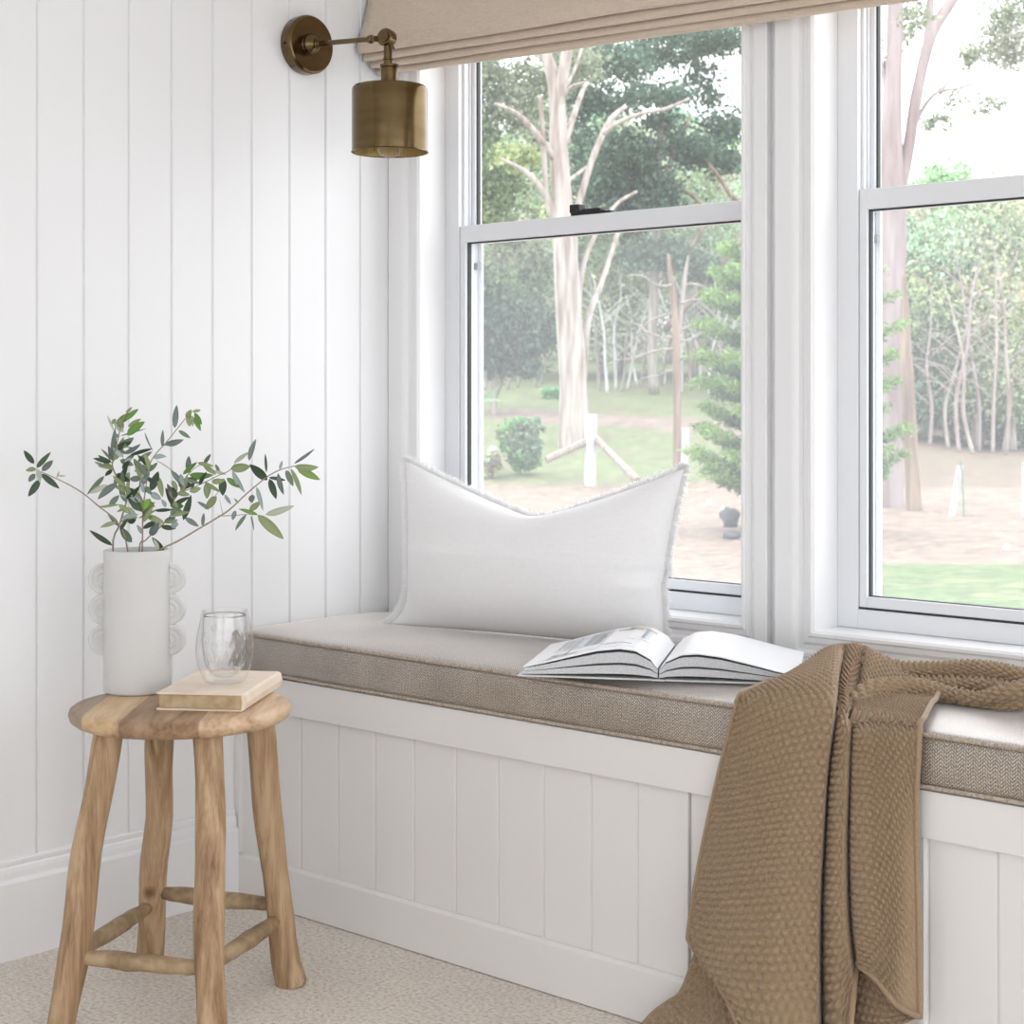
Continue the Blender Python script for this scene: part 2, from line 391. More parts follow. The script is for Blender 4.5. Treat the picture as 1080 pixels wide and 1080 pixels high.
# architraves swept round the openings (profile: t across the width from the opening edge, h = projection towards the room)
prof = [(0, .02), (0, .004), (.04, 0), (.10, 0), (.14, .004), (.24, .0045), (.30, .009), (.40, .0085), (.46, .002), (.54, .0), (.97, 0), (1, .003), (1, .02)]
def architrave(name, X0, X1, wl, wr, wb, wt):
    b = MB(); n = len(prof); vs = []
    for cx, cz in ((0, 0), (1, 0), (1, 1), (0, 1)):
        for t, h in prof:
            vs.append(((X1+t*wr) if cx else (X0-t*wl), h, (ZT+t*wt) if cz else (ZB-t*wb)))
    fs = []
    for c in range(4):
        d = (c+1) % 4
        for i in range(n-1): fs.append((c*n+i, d*n+i, d*n+i+1, c*n+i+1))
    b.add(vs, fs); return struct(b.build(name, M['trim']))
architrave('trim_1', W1[0], W1[1], .0995, .058, .09, .085)
architrave('trim_2', W2[0], W2[1], .085, .085, .09, .085)
# baseboard on the left wall
bp_ = [(0, 0), (.019, 0), (.019, .142), (.0165, .146), (.012, .149), (.012, .160), (.010, .168), (.0065, .171), (.0075, .175), (.008, .180), (.006, .184), (0, .184)]
b = MB(); b.prism(bp_, 'y', -5.0, BD-.001); struct(b.build('baseboard_left', M['trim']))

# ------------------------------------------------------------------ windows
def window(name, X0, X1, latch):
    FWD = .044; y0 = .085
    root = bpy.data.objects.new(name, None); C.objects.link(root); root.location = ((X0+X1)/2, y0, ZB); tag(root, kind='structure')
    xi, xj = X0+FWD, X1-FWD; zr0, zr1 = 1.3936, 1.4316
    b = MB()                                            # reveal lining
    b.box(X0-.0, X0+.001, 0.004, .2, ZB, ZT); b.box(X1-.001, X1, .004, .2, ZB, ZT)
    b.box(X0, X1, .004, .2, ZB-.001, ZB+.0005); b.box(X0, X1, .004, .2, ZT-.001, ZT)
    b.build('reveal', M['trim'], root)
    b = MB()                                            # outer frame
    b.box(X0+.001, xi, y0, .158, ZB+.001, ZT-.001); b.box(xj, X1-.001, y0, .158, ZB+.001, ZT-.001)
    b.box(xi, xj, y0, .158, ZB+.001, .6505); b.box(xi, xj, y0, .158, ZT-.05, ZT-.001)
    b.box(xi, xi+.004, .118, .124, .65, ZT-.05); b.box(xi, xi+.006, .098, .102, zr1, ZT-.05)
    b.box(xj-.004, xj, .118, .124, .65, ZT-.05)
    b.box(xi, xi+.010, .150, .158, .65, zr1); b.box(xj-.01, xj, .150, .158, .65, zr1)
    o = b.build('window_frame', M['alu'], root, bevel=.0012)
    b = MB(); b.box(xi, xj, y0+.004, .118, .6505, .6545); b.build('sill_gap_strip', M['gasket'], root)  # strip coloured black to stand for the dark gap below the sash
    def sash(nm, z0, z1, ya, yb, sw, brail, trail):
        r = bpy.data.objects.new(nm, None); C.objects.link(r); r.parent = root; r.location = (0, ya-y0, z0-ZB)
        a, c = xi+.001, xj-.001
        b = MB(); b.box(a, a+sw, ya, yb, z0, z1); b.box(c-sw, c, ya, yb, z0, z1)
        b.box(a+sw, c-sw, ya, yb, z0, z0+brail); b.box(a+sw, c-sw, ya, yb, z1-trail, z1)
        b.build('sash_frame', M['alu'], r, bevel=.0015)
        ym = (ya+yb)/2
        g = .003; b = MB()
        b.box(a+sw, a+sw+g, ym-.006, ym+.004, z0+brail, z1-trail); b.box(c-sw-g, c-sw, ym-.006, ym+.004, z0+brail, z1-trail)
        b.box(a+sw, c-sw, ym-.006, ym+.004, z0+brail, z0+brail+.0015); b.box(a+sw, c-sw, ym-.006, ym+.004, z1-trail-g, z1-trail)
        b.build('glazing_gasket', M['gasket'], r)
        b = MB(); b.add([(a+sw, ym, z0+brail), (c-sw, ym, z0+brail), (c-sw, ym, z1-trail), (a+sw, ym, z1-trail)], [(0, 1, 2, 3)])
        b.build('glass_pane', M['pane'], r)
    sash('lower_sash', .6545, zr1, .089, .117, .016, .020, zr1-zr0)
    sash('upper_sash', zr0, ZT-.05, .125, .149, .012, .034, .03)
    b = MB(); b.add([(xi+.01, .154, .651), (xj-.01, .154, .651), (xj-.01, .154, zr1), (xi+.01, .154, zr1)], [(0, 1, 2, 3)])
    b.build('fly_screen', M['screen'], root)
    b = MB(); b.box(xi+.0005, xi+.012, .135, .146, 1.335, 1.350); b.build('balance_catch', M['catch'], root)
    if latch:
        lx = latch
        b = MB(); b.box(lx-.052, lx+.040, .092, .112, zr1, zr1+.008); b.box(lx-.052, lx-.026, .088, .110, zr1+.006, zr1+.024)
        b.box(lx-.02, lx+.03, .090, .108, zr1+.006, zr1+.013); b.box(lx+.036, lx+.056, .094, .108, zr1, zr1+.006)
        b.build('sash_latch', M['latch'], root, bevel=.0015)
    return root
lx = onY(624, 224, .1).x
window('window_1', *W1, lx)
window('window_2', *W2, (W2[0]+W2[1])/2)

# ------------------------------------------------------------------ window seat bench
BX1 = 3.6
bench = empty('window_seat_bench', (1.2, -.22, 0), 'white painted built-in window seat bench with tongue and groove front under the grey-brown cushion', 'bench')
gx = [.0958, .2027, .3137, .4201, .5271, .6369, .7442, .8533, .9616, 1.0627, 1.1708, 1.279, 1.386, 1.494, 1.6034, 1.7124, 1.82, 1.93, 2.04, 2.15, 2.26, 2.37, 2.48, 2.59, 2.7, 2.81, 2.92, 3.03, 3.14, 3.25, 3.36, 3.47]
PF = BD+.012   # panel face
poly = [(BX1, .0), (0.001, .0), (0.001, PF)]
for x in gx: poly += [(x-.003, PF), (x-.001, PF+.0035), (x+.001, PF+.0035), (x+.003, PF)]
poly += [(BX1, PF)]
b = MB(); b.prism(poly, 'z', .002, .45); b.build('panelled_front', M['bench'], bench)
b = MB(); b.box(.001, BX1, BD+.001, .0, .3995, .4702); b.build('top_rail', M['bench'], bench, bevel=.0015)
b = MB(); b.prism([(BD+.013, .002), (BD-.001, .002), (BD-.001, .0872), (BD+.005, .0925), (BD+.013, .0925)], 'x', .001, BX1); b.build('skirting', M['bench'], bench)
b = MB()
b.box(.001, .016, BD+.002, BD+.013, .0925, .3995); b.build('corner_fillet', M['bench'], bench)
for x in (1.168, 1.596):
    b = MB(); b.box(x-.006, x+.003, BD+.006, BD+.013, .0925, .3995); b.build('joint_strip', M['bench'], bench)

# cushion: rounded slab, UV in metres
CX0, CX1 = .004, 3.5; CZ0, CZ1 = .472, .552
def cushion():
    b = MB(); uv = []
    Yb, Yf = -.003, BD
    # profile round the section: bottom back -> bottom front -> top front -> top back, with crown
    sec = []
    nside = 10
    for i in range(13): sec.append((Yb+(Yf+.006-Yb)*i/12, CZ0))
    for i in range(1, nside):
        t = i/nside; sec.append((Yf-.004*math.sin(PI*t), CZ0+.003+(CZ1-CZ0-.004)*t))
    for i in range(25):
        t = i/24; sec.append((Yf+.003+(Yb-Yf-.003)*t, CZ1+.011*(1-(2*t-1)**4)**.7+.0))
    nx = 240; P = []
    arc = [0]
    for i in range(1, len(sec)): arc.append(arc[-1]+math.dist(sec[i], sec[i-1]))
    for j in range(nx+1):
        x = CX0+(CX1-CX0)*j/nx
        e = min(1, (x-CX0)/.03)
        for i, (y, z) in enumerate(sec):
            zz = z
            if z > CZ1+.0005: zz = CZ1+(z-CZ1)*math.sqrt(max(0, 1-(1-e)**2))
            wob = .0025*noise.noise(Vector((x*4, y*7, 3.3))) if zz > CZ1 else (.0012*noise.noise(Vector((x*5, 1.7, z*9))))
            if z > CZ1: zz += wob*e
            else: y = y+wob if y < Yf+.002 else y
            P.append((x, y, zz)); uv.append((x, arc[i]))
    n = len(sec); fs = [(j*n+i, (j+1)*n+i, (j+1)*n+i+1, j*n+i+1) for j in range(nx) for i in range(n-1)]
    fs += [(j*n+n-1, (j+1)*n+n-1, (j+1)*n, j*n) for j in range(nx)]
    o0 = len(P)
    fs += [tuple(range(n)), tuple(nx*n+i for i in range(n))[::-1]]
    b.add(P, fs)
    return b, uv
cu = empty('seat_cushion', (1.2, -.22, CZ0), 'long brown and cream herringbone bench cushion with piped edges on the white window seat', 'cushion')
b, uv = cushion(); b.build('cushion_body', M['tweed'], cu, smooth=True, uv=uv)
for nm, z, yy in (('upper_piping', CZ1, BD-.001), ('lower_piping', CZ0+.004, BD-.001)):
    b = MB(); pts = [(x, yy+.0012*noise.noise(Vector((x*5, z, 0))), z+.0015*noise.noise(Vector((x*3, z*9, 4)))) for x in np.linspace(CX0+.003, CX1-.003, 60)]
    b.tube(pts, .0036, 8); b.build(nm, M['piping'], cu, smooth=True)

# ------------------------------------------------------------------ roman blind
BLX0, BLX1 = .012, 2.16
def blind():
    root = empty('roman_blind', (1.05, -.03, 2.16), 'oatmeal linen roman blind gathered in soft folds above the two windows', 'blind')
    b = MB()
    sec = [(-.030, 2.17), (-.044, 2.165), (-.05, 2.10), (-.058, 2.02), (-.070, 1.938), (-.086, 1.878), (-.101, 1.838), (-.1045, 1.822), (-.101, 1.813), (-.09, 1.812), (-.08, 1.820), (-.072, 1.826),
           (-.078, 1.818), (-.086, 1.806), (-.085, 1.7985), (-.076, 1.797), (-.066, 1.805), (-.056, 1.812),
           (-.060, 1.803), (-.066, 1.792), (-.062, 1.785), (-.052, 1.785), (-.044, 1.792), (-.036, 1.798),
           (-.041, 1.789), (-.045, 1.779), (-.041, 1.7715), (-.032, 1.7715), (-.026, 1.78), (-.022, 1.81), (-.02, 2.16)]
    # refine with catmull
    S = []
    for i in range(len(sec)-1):
        p0, p1, p2, p3 = (Vector((*sec[k], 0)) for k in (max(i-1, 0), i, i+1, min(i+2, len(sec)-1)))
        for k in range(4):
            t = k/4; q = .5*((2*p1)+(-p0+p2)*t+(2*p0-5*p1+4*p2-p3)*t*t+(-p0+3*p1-3*p2+p3)*t**3); S.append((q.x, q.y))
    S.append(sec[-1]); nx = 80; n = len(S); P = []
    for j in range(nx+1):
        x = BLX0+(BLX1-BLX0)*j/nx
        for i, (y, z) in enumerate(S):
            low = max(0, min(1, (2.0-z)/.2))
            P.append((x, y+.003*noise.noise(Vector((x*2.2, z*4, 0)))*low, z-.0285*(x-.06)*low+.003*noise.noise(Vector((x*3, i*.15, 5)))*low))
    fs = [(j*n+i, j*n+i+1, (j+1)*n+i+1, (j+1)*n+i) for j in range(nx) for i in range(n-1)]
    b.add(P, fs)
    o = b.build('linen_folds', M['blind'], root, smooth=True)
    md = o.modifiers.new('thick', 'SOLIDIFY'); md.thickness = .0016; md.offset = 0
    b = MB(); b.box(BLX0+.002, BLX1-.002, -.034, 0, 2.15, 2.185); b.build('headrail', M['trim'], root)
blind()

# ------------------------------------------------------------------ brass wall lamp
LY, LZ = -.2545, 1.8075
lamp = empty('wall_lamp', (0, LY, LZ), 'aged brass wall lamp with round backplate, jointed arm and open drum shade', 'lamp')
b = MB(); b.lathe([(.062, 0), (.0635, .004), (.0635, .026), (.061, .030), (.058, .0315), (.050, .0305), (.034, .026), (.024, .0255), (.0225, .028), (.0225, .034), (.018, .042), (.011, .047), (0, .048)], (0.0005, LY, LZ), (1, 0, 0), 56)
autosmooth(b.build('backplate', M['brass'], lamp), .5)
b = MB(); b.lathe([(0, 0), (.0035, .001), (.003, .003), (0, .0035)], (.014, LY-.0633, LZ-.004), (0, -1, 0), 10); b.build('screw', M['brass'], lamp, smooth=True)
J = Vector((.2657, LY, 1.7884))
A0 = Vector((.044, LY, LZ-.001)); ad = (J-A0).normalized()
b = MB()
b.lathe([(.0075, 0), (.0105, .002), (.0105, .008), (.0085, .010), (.0085, .014), (.0068, .016), (.0055, .035), (.0055, .15), (.0058, .168), (.009, .170), (.009, .177), (.0065, .179), (.0065, .190)], A0, ad, 20)
autosmooth(b.build('arm', M['brass'], lamp), .5)
b = MB(); b.lathe([(0, -.0135), (.008, -.0135), (.0155, -.012), (.0185, -.009), (.019, 0), (.0185, .009), (.0155, .012), (.012, .0125), (.012, .016), (.006, .0175), (0, .018)], J, (.28, -1, .05), 28)
b.tube([J+Vector((.01, -.004, -.008)), J+Vector((.023, -.002, -.026))], [.0035, .0028], 8)
autosmooth(b.build('swivel_joint', M['brass'], lamp), .5)
SX, SZ0, SZ1 = .2745, 1.5505, 1.6865
b = MB(); b.lathe([(.0085, 0), (.0085, -.03), (.0105, -.031), (.0105, -.034), (.009, -.035), (.009, -.058)], (J.x+.003, LY, J.z-.012), (0, 0, 1), 20)
autosmooth(b.build('stem', M['brass'], lamp), .5)
b = MB(); b.lathe([(.010, SZ1+.046), (.0195, SZ1+.045), (.0195, SZ1+.040), (.0175, SZ1+.038), (.0175, SZ1-.03), (0.014, SZ1-.03)], (SX-.001, LY, 0), (0, 0, 1), 28)
autosmooth(b.build('lamp_socket', M['brass'], lamp), .5)
b = MB(); b.lathe([(.018, SZ1+.006), (.060, SZ1+.003), (.074, SZ1), (.0775, SZ1-.004), (.0785, SZ1-.01), (.0785, SZ0+.002), (.0805, SZ0), (.079, SZ0-.0008), (.0778, SZ0+.001)], (SX, LY, 0), (0, 0, 1), 72, cap=False)
sh = autosmooth(b.build('lamp_shade', M['brass'], lamp), .5)
pr = []
b = MB(); n = 144; vs = []
for z in (SZ0+.001, SZ1-.006):
    for k in range(n): t = 2*PI*k/n; r = .0772-.0007*(k % 2); vs.append((SX+r*math.cos(t), LY+r*math.sin(t), z))
for k in range(n): t = 2*PI*k/n; vs.append((SX+.018*math.cos(t), LY+.018*math.sin(t), SZ1-.002))
b.add(vs, [(i*n+k, (i+1)*n+k, (i+1)*n+(k+1) % n, i*n+(k+1) % n) for i in range(2) for k in range(n)])
b.build('shade_lining', M['brass_in'], sh)
b = MB(); bz = SZ0+.022
b.lathe([(0, -.0335), (.010, -.032), (.020, -.026), (.0275, -.016), (.0305, -.004), (.0295, .01), (.024, .026), (.016, .042), (.013, .055), (.013, .07)], (SX, LY, bz), (0, 0, 1), 36)
bulb = b.build('light_bulb', M['bulb'], lamp, smooth=True)
b = MB()
for k in range(6):
    t = 2*PI*k/6; b.tube([(SX+.006*math.cos(t), LY+.006*math.sin(t), bz+.04), (SX+.010*math.cos(t), LY+.010*math.sin(t), bz-.014)], .0011, 6)
b.build('filament', M['filament'], bulb)

# ------------------------------------------------------------------ stool
SC = Vector((.4223, -.8946, 0)); SH = .516; SR = .19
stool = empty('stool', SC, 'round rustic wooden stool with four splayed pole legs on the beige carpet', 'stool', rz=math.atan2(RY, RX))
b = MB()
pf = [(0, SH-.031), (.165, SH-.031), (.178, SH-.029), (.187, SH-.022), (.190, SH-.013), (.188, SH-.006), (.182, SH-.0015), (.172, SH), (0.06, SH), (0, SH)]
b.lathe([(r, h) for r, h in pf], (SC.x, SC.y, 0), (0, 0, 1), 96)
seat = b.build('seat', M['seat'], stool, smooth=False); autosmooth(seat, .9)
legs = [('B', Vector((.2352, -.8249, 0)), Vector((.3064, -.8515, SH-.028)), 0), ('R', Vector((.491, -.7159, 0)), Vector((.4817, -.7709, SH-.028)), 0),
        ('F', Vector((.3867, -1.1121, 0)), Vector((.3965, -1.0250, SH-.028)), 0), ('M', Vector((.6155, -.9771, 0)), Vector((.5460, -.9330, SH-.028)), 0)]
LEG = {}
for i, (k, bo, to, _) in enumerate(legs):
    LEG[k] = (bo, to)
    b = MB(); pts = []; rad = []
    for j in range(13):
        t = j/12; p = bo.lerp(to, t)
        p = p+Vector((noise.noise(Vector((i*7.1, t*2.5, 0))), noise.noise(Vector((i*7.1, t*2.5, 9))), 0))*.006*math.sin(PI*t)
        r = .0248+.0022*noise.noise(Vector((i*3.3, t*4, 2)))
        if k == 'R' and t < .12: r += .004*(1-t/.12); p += Vector((.008, .004, 0))*(1-t/.12)
        pts.append(p); rad.append(r)
    b.tube(pts, rad, 18, smooth_path=False, wob=.12, seed=i*5)
    # flatten the foot on the carpet
    b.v = [(x, y, max(z, .0)) for x, y, z in b.v]
    autosmooth(b.build('leg', M['leg'], stool, loc=(bo.x, bo.y, 0)), .9)
def rung(a, c, za, zc):
    def at(k, z): bo, to = LEG[k]; t = z/to.z; return bo.lerp(to, t)
    p, q = at(a, za), at(c, zc); b = MB()
    pts = [p.lerp(q, t) for t in (.04, .14, .3, .5, .7, .86, .96)]
    b.tube(pts, [.008, .0125, .0145, .015, .0145, .0125, .008], 12, wob=.15, seed=ord(a)+ord(c)); 
    autosmooth(b.build('rung', M['rung'], stool), .9)
rung('F', 'B', .118, .118); rung('F', 'M', .117, .112); rung('M', 'R', .118, .118); rung('B', 'R', .142, .142)

# ------------------------------------------------------------------ vase
VC = Vector((.2690, -.8765, SH+.0005)); VR = .0598; VH = .2545
vase = empty('vase', VC, 'tall matte white ceramic vase with scalloped side handles on the stool', 'vase', rz=math.atan2(RY, RX))
b = MB(); pr = [(0, 0), (VR-.003, 0), (VR, .003)]
for i in range(1, 16): z = VH*i/16; pr.append((VR+.0007*math.sin(i*1.7), z))
pr += [(VR, VH-.002), (VR-.0015, VH), (VR-.005, VH), (VR-.0065, VH-.002), (VR-.007, .02), (0, .012)]
b.lathe(pr, VC, (0, 0, 1), 72); autosmooth(b.build('vase_body', M['vase'], vase), .7)
side = Vector((RX, RY, 0))
for sgn in (-1, 1):
    for k, zc in enumerate((.2025, .1475, .0925)):
        b = MB(); r = .028
        # half disc with concentric ridges, about 14 mm thick
        c = VC+side*(sgn*(VR-.012))+Vector((0, 0, zc)); dep = side.cross(Vector((0, 0, 1)))
        rings = [(0, .008), (.004, .008), (.006, .0062), (.009, .0062), (.011, .008), (.014, .008), (.016, .0062), (.019, .0062), (.021, .008), (.026, .008), (.028, .006)]
        nn = 36; vs = []; fs = []
        for sd in (1, -1):
            for rr, h in rings:
                for q in range(nn+1):
                    t = -PI/2+PI*q/nn
                    if rr: p = c+side*(sgn*(.0115+(rr)*math.cos(t)*(1.0)))+Vector((0, 0, rr*math.sin(t)))+dep*(sd*h)
                    else: p = c+side*(sgn*.0115)+dep*(sd*h)
                    vs.append(p)
        m = nn+1; R_ = len(rings)
        for s_ in range(2):
            for i in range(R_-1):
                for q in range(nn):
                    f = (s_*R_*m+i*m+q, s_*R_*m+i*m+q+1, s_*R_*m+(i+1)*m+q+1, s_*R_*m+(i+1)*m+q); fs.append(f)
        for q in range(nn):
            a0 = (R_-1)*m+q; b0 = R_*m+(R_-1)*m+q; fs.append((a0, a0+1, b0+1, b0))
        b.add(vs, fs); b.build('scallop_handle', M['vase'], vase, smooth=False)

# ------------------------------------------------------------------ olive sprigs
VDEP = depth(VC)
def leafgeo(b, cols, p0, p1, w, col, curl=.12, seed=0):
    p0, p1 = Vector(p0), Vector(p1); d = p1-p0; ln = d.length
    view = (CAM-p0).normalized(); s = d.cross(view).normalized(); nrm = s.cross(d).normalized()
    ang = random.uniform(-.5, .5); s2 = s*math.cos(ang)+nrm*math.sin(ang); n2 = s2.cross(d).normalized()
    K = 8; vs = []
    for i in range(K+1):
        t = i/K; ww = w*.5*(math.sin(PI*min(1, t*.96+.02)**.85))**.8 if 0 < t < 1 else w*.02
        c = p0+d*t+n2*(curl*ln*math.sin(PI*t)*(1 if seed % 2 else -1)*.6)
        vs += [c-s2*ww+n2*ww*.35, c, c+s2*ww+n2*ww*.35]
    fs = []
    for i in range(K):
        o = i*3; fs += [(o, o+1, o+4, o+3), (o+1, o+2, o+5, o+4)]
    b.add(vs, fs)
    j = 1+random.uniform(-.12, .12)
    cols += [tuple(x*j*(1.0 if q % 3 != 1 else 1.25) for x in col) for q in range(len(vs))]
DK = (.035, .065, .035); GR = (.13, .19, .12); BG = (.10, .22, .045); OL = (.24, .29, .14); LT = (.42, .46, .36); BL = (.30, .36, .36); GY = (.15, .19, .17)
A_ = lambda x, y: (20+x/6, 420+y/6)
B_ = lambda x, y: (180+x/6, 420+y/6)
def sprig(label, stems, leaves, dz0, dz1, feet=None):
    """stems: list of polylines in photo coordinates with radius; depth offset runs dz0..dz1 from foot to tip"""
    base = VC+Vector((0, 0, .03))
    r = empty('olive_sprig', (VC.x, VC.y, SH+.03), label, 'branch', 'olive sprigs in the white vase')
    b = MB()
    x0, x1 = stems[0][0][0][0], stems[0][0][-1][0]
    def dd(x):
        if abs(x1-x0) < 1: return dz1
        return dz0+(dz1-dz0)*min(1, max(0, (x-x0)/(x1-x0)))
    for k, (pl, ra) in enumerate(stems):
        pts = [far(x, y, VDEP+dd(x)) for x, y in pl]
        if k == 0:
            p = pts[0]; foot = VC+(p-VC)*.35; foot.z = SH+.05
            pts = [(far(*feet, VDEP+dz0) if feet else foot)]+pts
        b.tube(pts, [ra*(1-.5*i/(len(pts)-1)) for i in range(len(pts))], 6)
    b.build('twig', M['twig'], r, smooth=True)
    b = MB(); cols = []
    for i, (p, q, w, c) in enumerate(leaves):
        e = random.uniform(-.012, .012)
        leafgeo(b, cols, far(*p, VDEP+dd(p[0])), far(*q, VDEP+dd(p[0])+e), w/6*VDEP/FPX*1.32, c, .1, i)
    rl = random.Random(len(leaves)*7+int(x1))
    for pl, ra in stems:
        for (xa, ya), (xb, yb) in zip(pl[:-1], pl[1:]):
            L_ = math.hypot(xb-xa, yb-ya)
            for k in range(int(L_/9)+1):
                t = rl.random(); x, y = xa+(xb-xa)*t, ya+(yb-ya)*t
                if not (112 < x < 222 and 468 < y < 560): continue
                an = math.atan2(yb-ya, xb-xa)+rl.choice((-1, 1))*rl.uniform(.5, 1.1); ln = rl.uniform(13, 22)
                leafgeo(b, cols, far(x, y, VDEP+dd(x)), far(x+ln*math.cos(an), y+ln*math.sin(an), VDEP+dd(x)+rl.uniform(-.02, .02)), rl.uniform(4, 6.5)*VDEP/FPX, rl.choice((DK, GY, GR, OL, OL, BL, DK)), .12, k)
    b.build('leaves', M['olive'], r, smooth=True, cols=np.array(cols))
a, bb = A_, B_
sprig('olive sprig reaching far left from the vase with a rosette of dark leaves',
      [([a(690, 985), a(625, 790), a(500, 680), a(410, 605), a(330, 555), a(240, 510), a(150, 470), a(110, 455)], .0016), ([a(500, 682), a(570, 688), a(640, 672)], .0009)],
      [(a(95, 415), a(30, 330), 30, DK), (a(112, 440), a(202, 340), 25, (.06, .11, .05)), (a(145, 460), a(215, 393), 30, GY), (a(110, 450), a(42, 458), 24, OL), (a(100, 478), a(60, 528), 28, GY),
       (a(132, 515), a(58, 622), 34, DK), (a(140, 478), a(256, 572), 30, DK), (a(118, 450), a(132, 535), 26, LT), (a(240, 505), a(255, 462), 10, LT), (a(245, 490), a(296, 490), 10, LT),
       (a(510, 690), a(640, 672), 14, OL), (a(622, 540), a(498, 640), 38, GY), (a(540, 492), a(430, 610), 24, GR), (a(560, 548), a(445, 602), 26, LT)], .0, -.05)
sprig('upright olive sprig rising from the left of the vase mouth to the highest leaves',
      [([a(595, 985), a(640, 790), a(685, 610), a(625, 510), a(592, 430), a(600, 380), a(630, 240), a(660, 130), a(690, 85)], .002), ([a(685, 610), a(660, 480), a(660, 300)], .001), ([a(595, 420), a(560, 370), a(520, 320)], .0007)],
      [(a(595, 410), a(608, 185), 30, GY), (a(600, 395), a(662, 245), 38, OL), (a(600, 205), a(558, 108), 12, LT), (a(685, 235), a(797, 148), 42, (.12, .26, .05)), (a(615, 160), a(722, 90), 34, BG),
       (a(680, 135), a(757, 68), 26, BG), (a(690, 180), a(772, 130), 22, OL), (a(640, 240), a(806, 192), 9, GY), (a(660, 215), a(600, 150), 30, LT), (a(675, 90), a(715, 55), 16, OL), (a(610, 130), a(590, 165), 20, OL), (a(640, 130), a(655, 200), 34, OL),
       (a(588, 392), a(520, 320), 14, GY), (a(555, 437), a(478, 402), 15, GY), (a(590, 450), a(545, 492), 22, DK), (a(635, 245), a(600, 230), 18, GY),
       (a(640, 390), a(725, 425), 32, OL), (a(615, 480), a(705, 525), 34, DK), (a(660, 565), a(752, 608), 28, DK), (a(690, 610), a(780, 720), 38, (.04, .09, .035)),
       (a(680, 690), a(745, 755), 30, LT), (a(715, 912), a(640, 815), 38, (.09, .15, .08)), (a(640, 470), a(600, 560), 26, GR), (a(660, 520), a(700, 470), 26, OL), (a(655, 450), a(700, 395), 24, DK), (a(640, 330), a(690, 350), 18, GR), (a(700, 640), a(640, 610), 20, BL), (a(670, 700), a(620, 720), 14, OL), (a(665, 400), a(720, 380), 20, BL), (a(680, 560), a(720, 620), 22, OL), (a(592, 932), a(445, 835), 28, DK)], .01, .0)
sprig('slender olive sprig standing up and right of the vase with drooping bright tip leaves',
      [([a(780, 960), a(785, 720), a(800, 590), a(835, 400), a(940, 270), a(1055, 125)], .0016), ([a(785, 720), a(760, 560), a(790, 440)], .0009)],
      [(a(985, 190), a(998, 42), 30, GY), (a(928, 292), a(1042, 262), 32, GY), (bb(50, 205), bb(125, 252), 22, GR), (bb(100, 130), bb(132, 72), 26, OL), (bb(112, 100), bb(120, 180), 34, OL), (bb(150, 92), bb(197, 168), 24, BG), (bb(150, 120), bb(190, 208), 24, BG), (bb(135, 85), bb(190, 75), 16, OL), (bb(135, 110), bb(140, 180), 22, LT),
       (a(795, 215), a(847, 335), 9, GY), (a(865, 390), a(988, 470), 8, LT), (a(680, 310), a(747, 322), 9, GY), (a(700, 362), a(847, 318), 20, DK), (a(750, 402), a(842, 338), 24, GR), (a(730, 462), a(862, 428), 38, OL),
       (a(700, 512), a(785, 500), 30, GY), (a(835, 585), a(882, 462), 40, DK), (a(885, 500), a(910, 628), 28, OL), (a(830, 598), a(900, 640), 32, BL), (a(790, 722), a(832, 635), 44, (.2, .4, .05)), (a(800, 740), a(922, 790), 30, OL), (a(690, 785), a(742, 765), 26, DK), (a(795, 600), a(770, 530), 26, BL), (a(800, 560), a(840, 610), 26, GR), (a(795, 520), a(760, 460), 26, LT), (a(810, 500), a(850, 540), 22, DK), (a(800, 640), a(860, 690), 24, GR), (a(790, 700), a(740, 640), 24, OL), (a(785, 860), a(745, 800), 22, BL), (a(820, 450), a(790, 395), 24, LT), (a(800, 660), a(740, 690), 16, GY), (a(785, 740), a(850, 760), 18, BG), (a(755, 760), a(880, 700), 14, OL)], .0, .02)
sprig('longest olive sprig arching low to the right of the vase with broad pale tip leaves',
      [([a(885, 962), bb(0, 925), bb(50, 902), bb(180, 825), bb(330, 735), bb(390, 690), bb(480, 605), bb(575, 525), bb(620, 490), bb(700, 450), bb(790, 428)], .0019), ([bb(300, 745), bb(400, 742), bb(480, 735), bb(550, 737)], .001), ([bb(330, 735), bb(310, 640)], .0006)],
      [(bb(780, 415), bb(912, 320), 18, GY), (bb(785, 432), bb(936, 435), 42, OL), (bb(800, 445), bb(946, 516), 40, (.2, .33, .08)), (bb(760, 445), bb(828, 614), 24, OL), (bb(730, 455), bb(775, 558), 32, GR), (bb(680, 475), bb(716, 612), 28, GY), (bb(625, 510), bb(668, 638), 34, DK),
       (bb(620, 502), bb(728, 520), 18, DK), (bb(612, 518), bb(500, 418), 46, DK), (bb(606, 470), bb(598, 350), 13, DK), (bb(690, 450), bb(706, 395), 16, BL), (bb(543, 560), bb(585, 712), 22, BL), (bb(512, 612), bb(516, 662), 32, GY), (bb(600, 737), bb(782, 680), 34, LT), (bb(550, 738), bb(715, 892), 50, OL),
       (bb(552, 738), bb(430, 700), 20, (.14, .28, .05)), (bb(500, 712), bb(566, 652), 34, OL), (bb(480, 735), bb(408, 838), 20, GR), (bb(508, 740), bb(526, 838), 9, GY), (bb(410, 710), bb(390, 772), 22, GY), (bb(430, 665), bb(400, 632), 10, OL), (a(1010, 800), a(965, 800), 40, BL), (a(920, 978), a(842, 880), 30, DK), (a(885, 960), a(850, 890), 20, LT)], .0, .03, (143, 594))
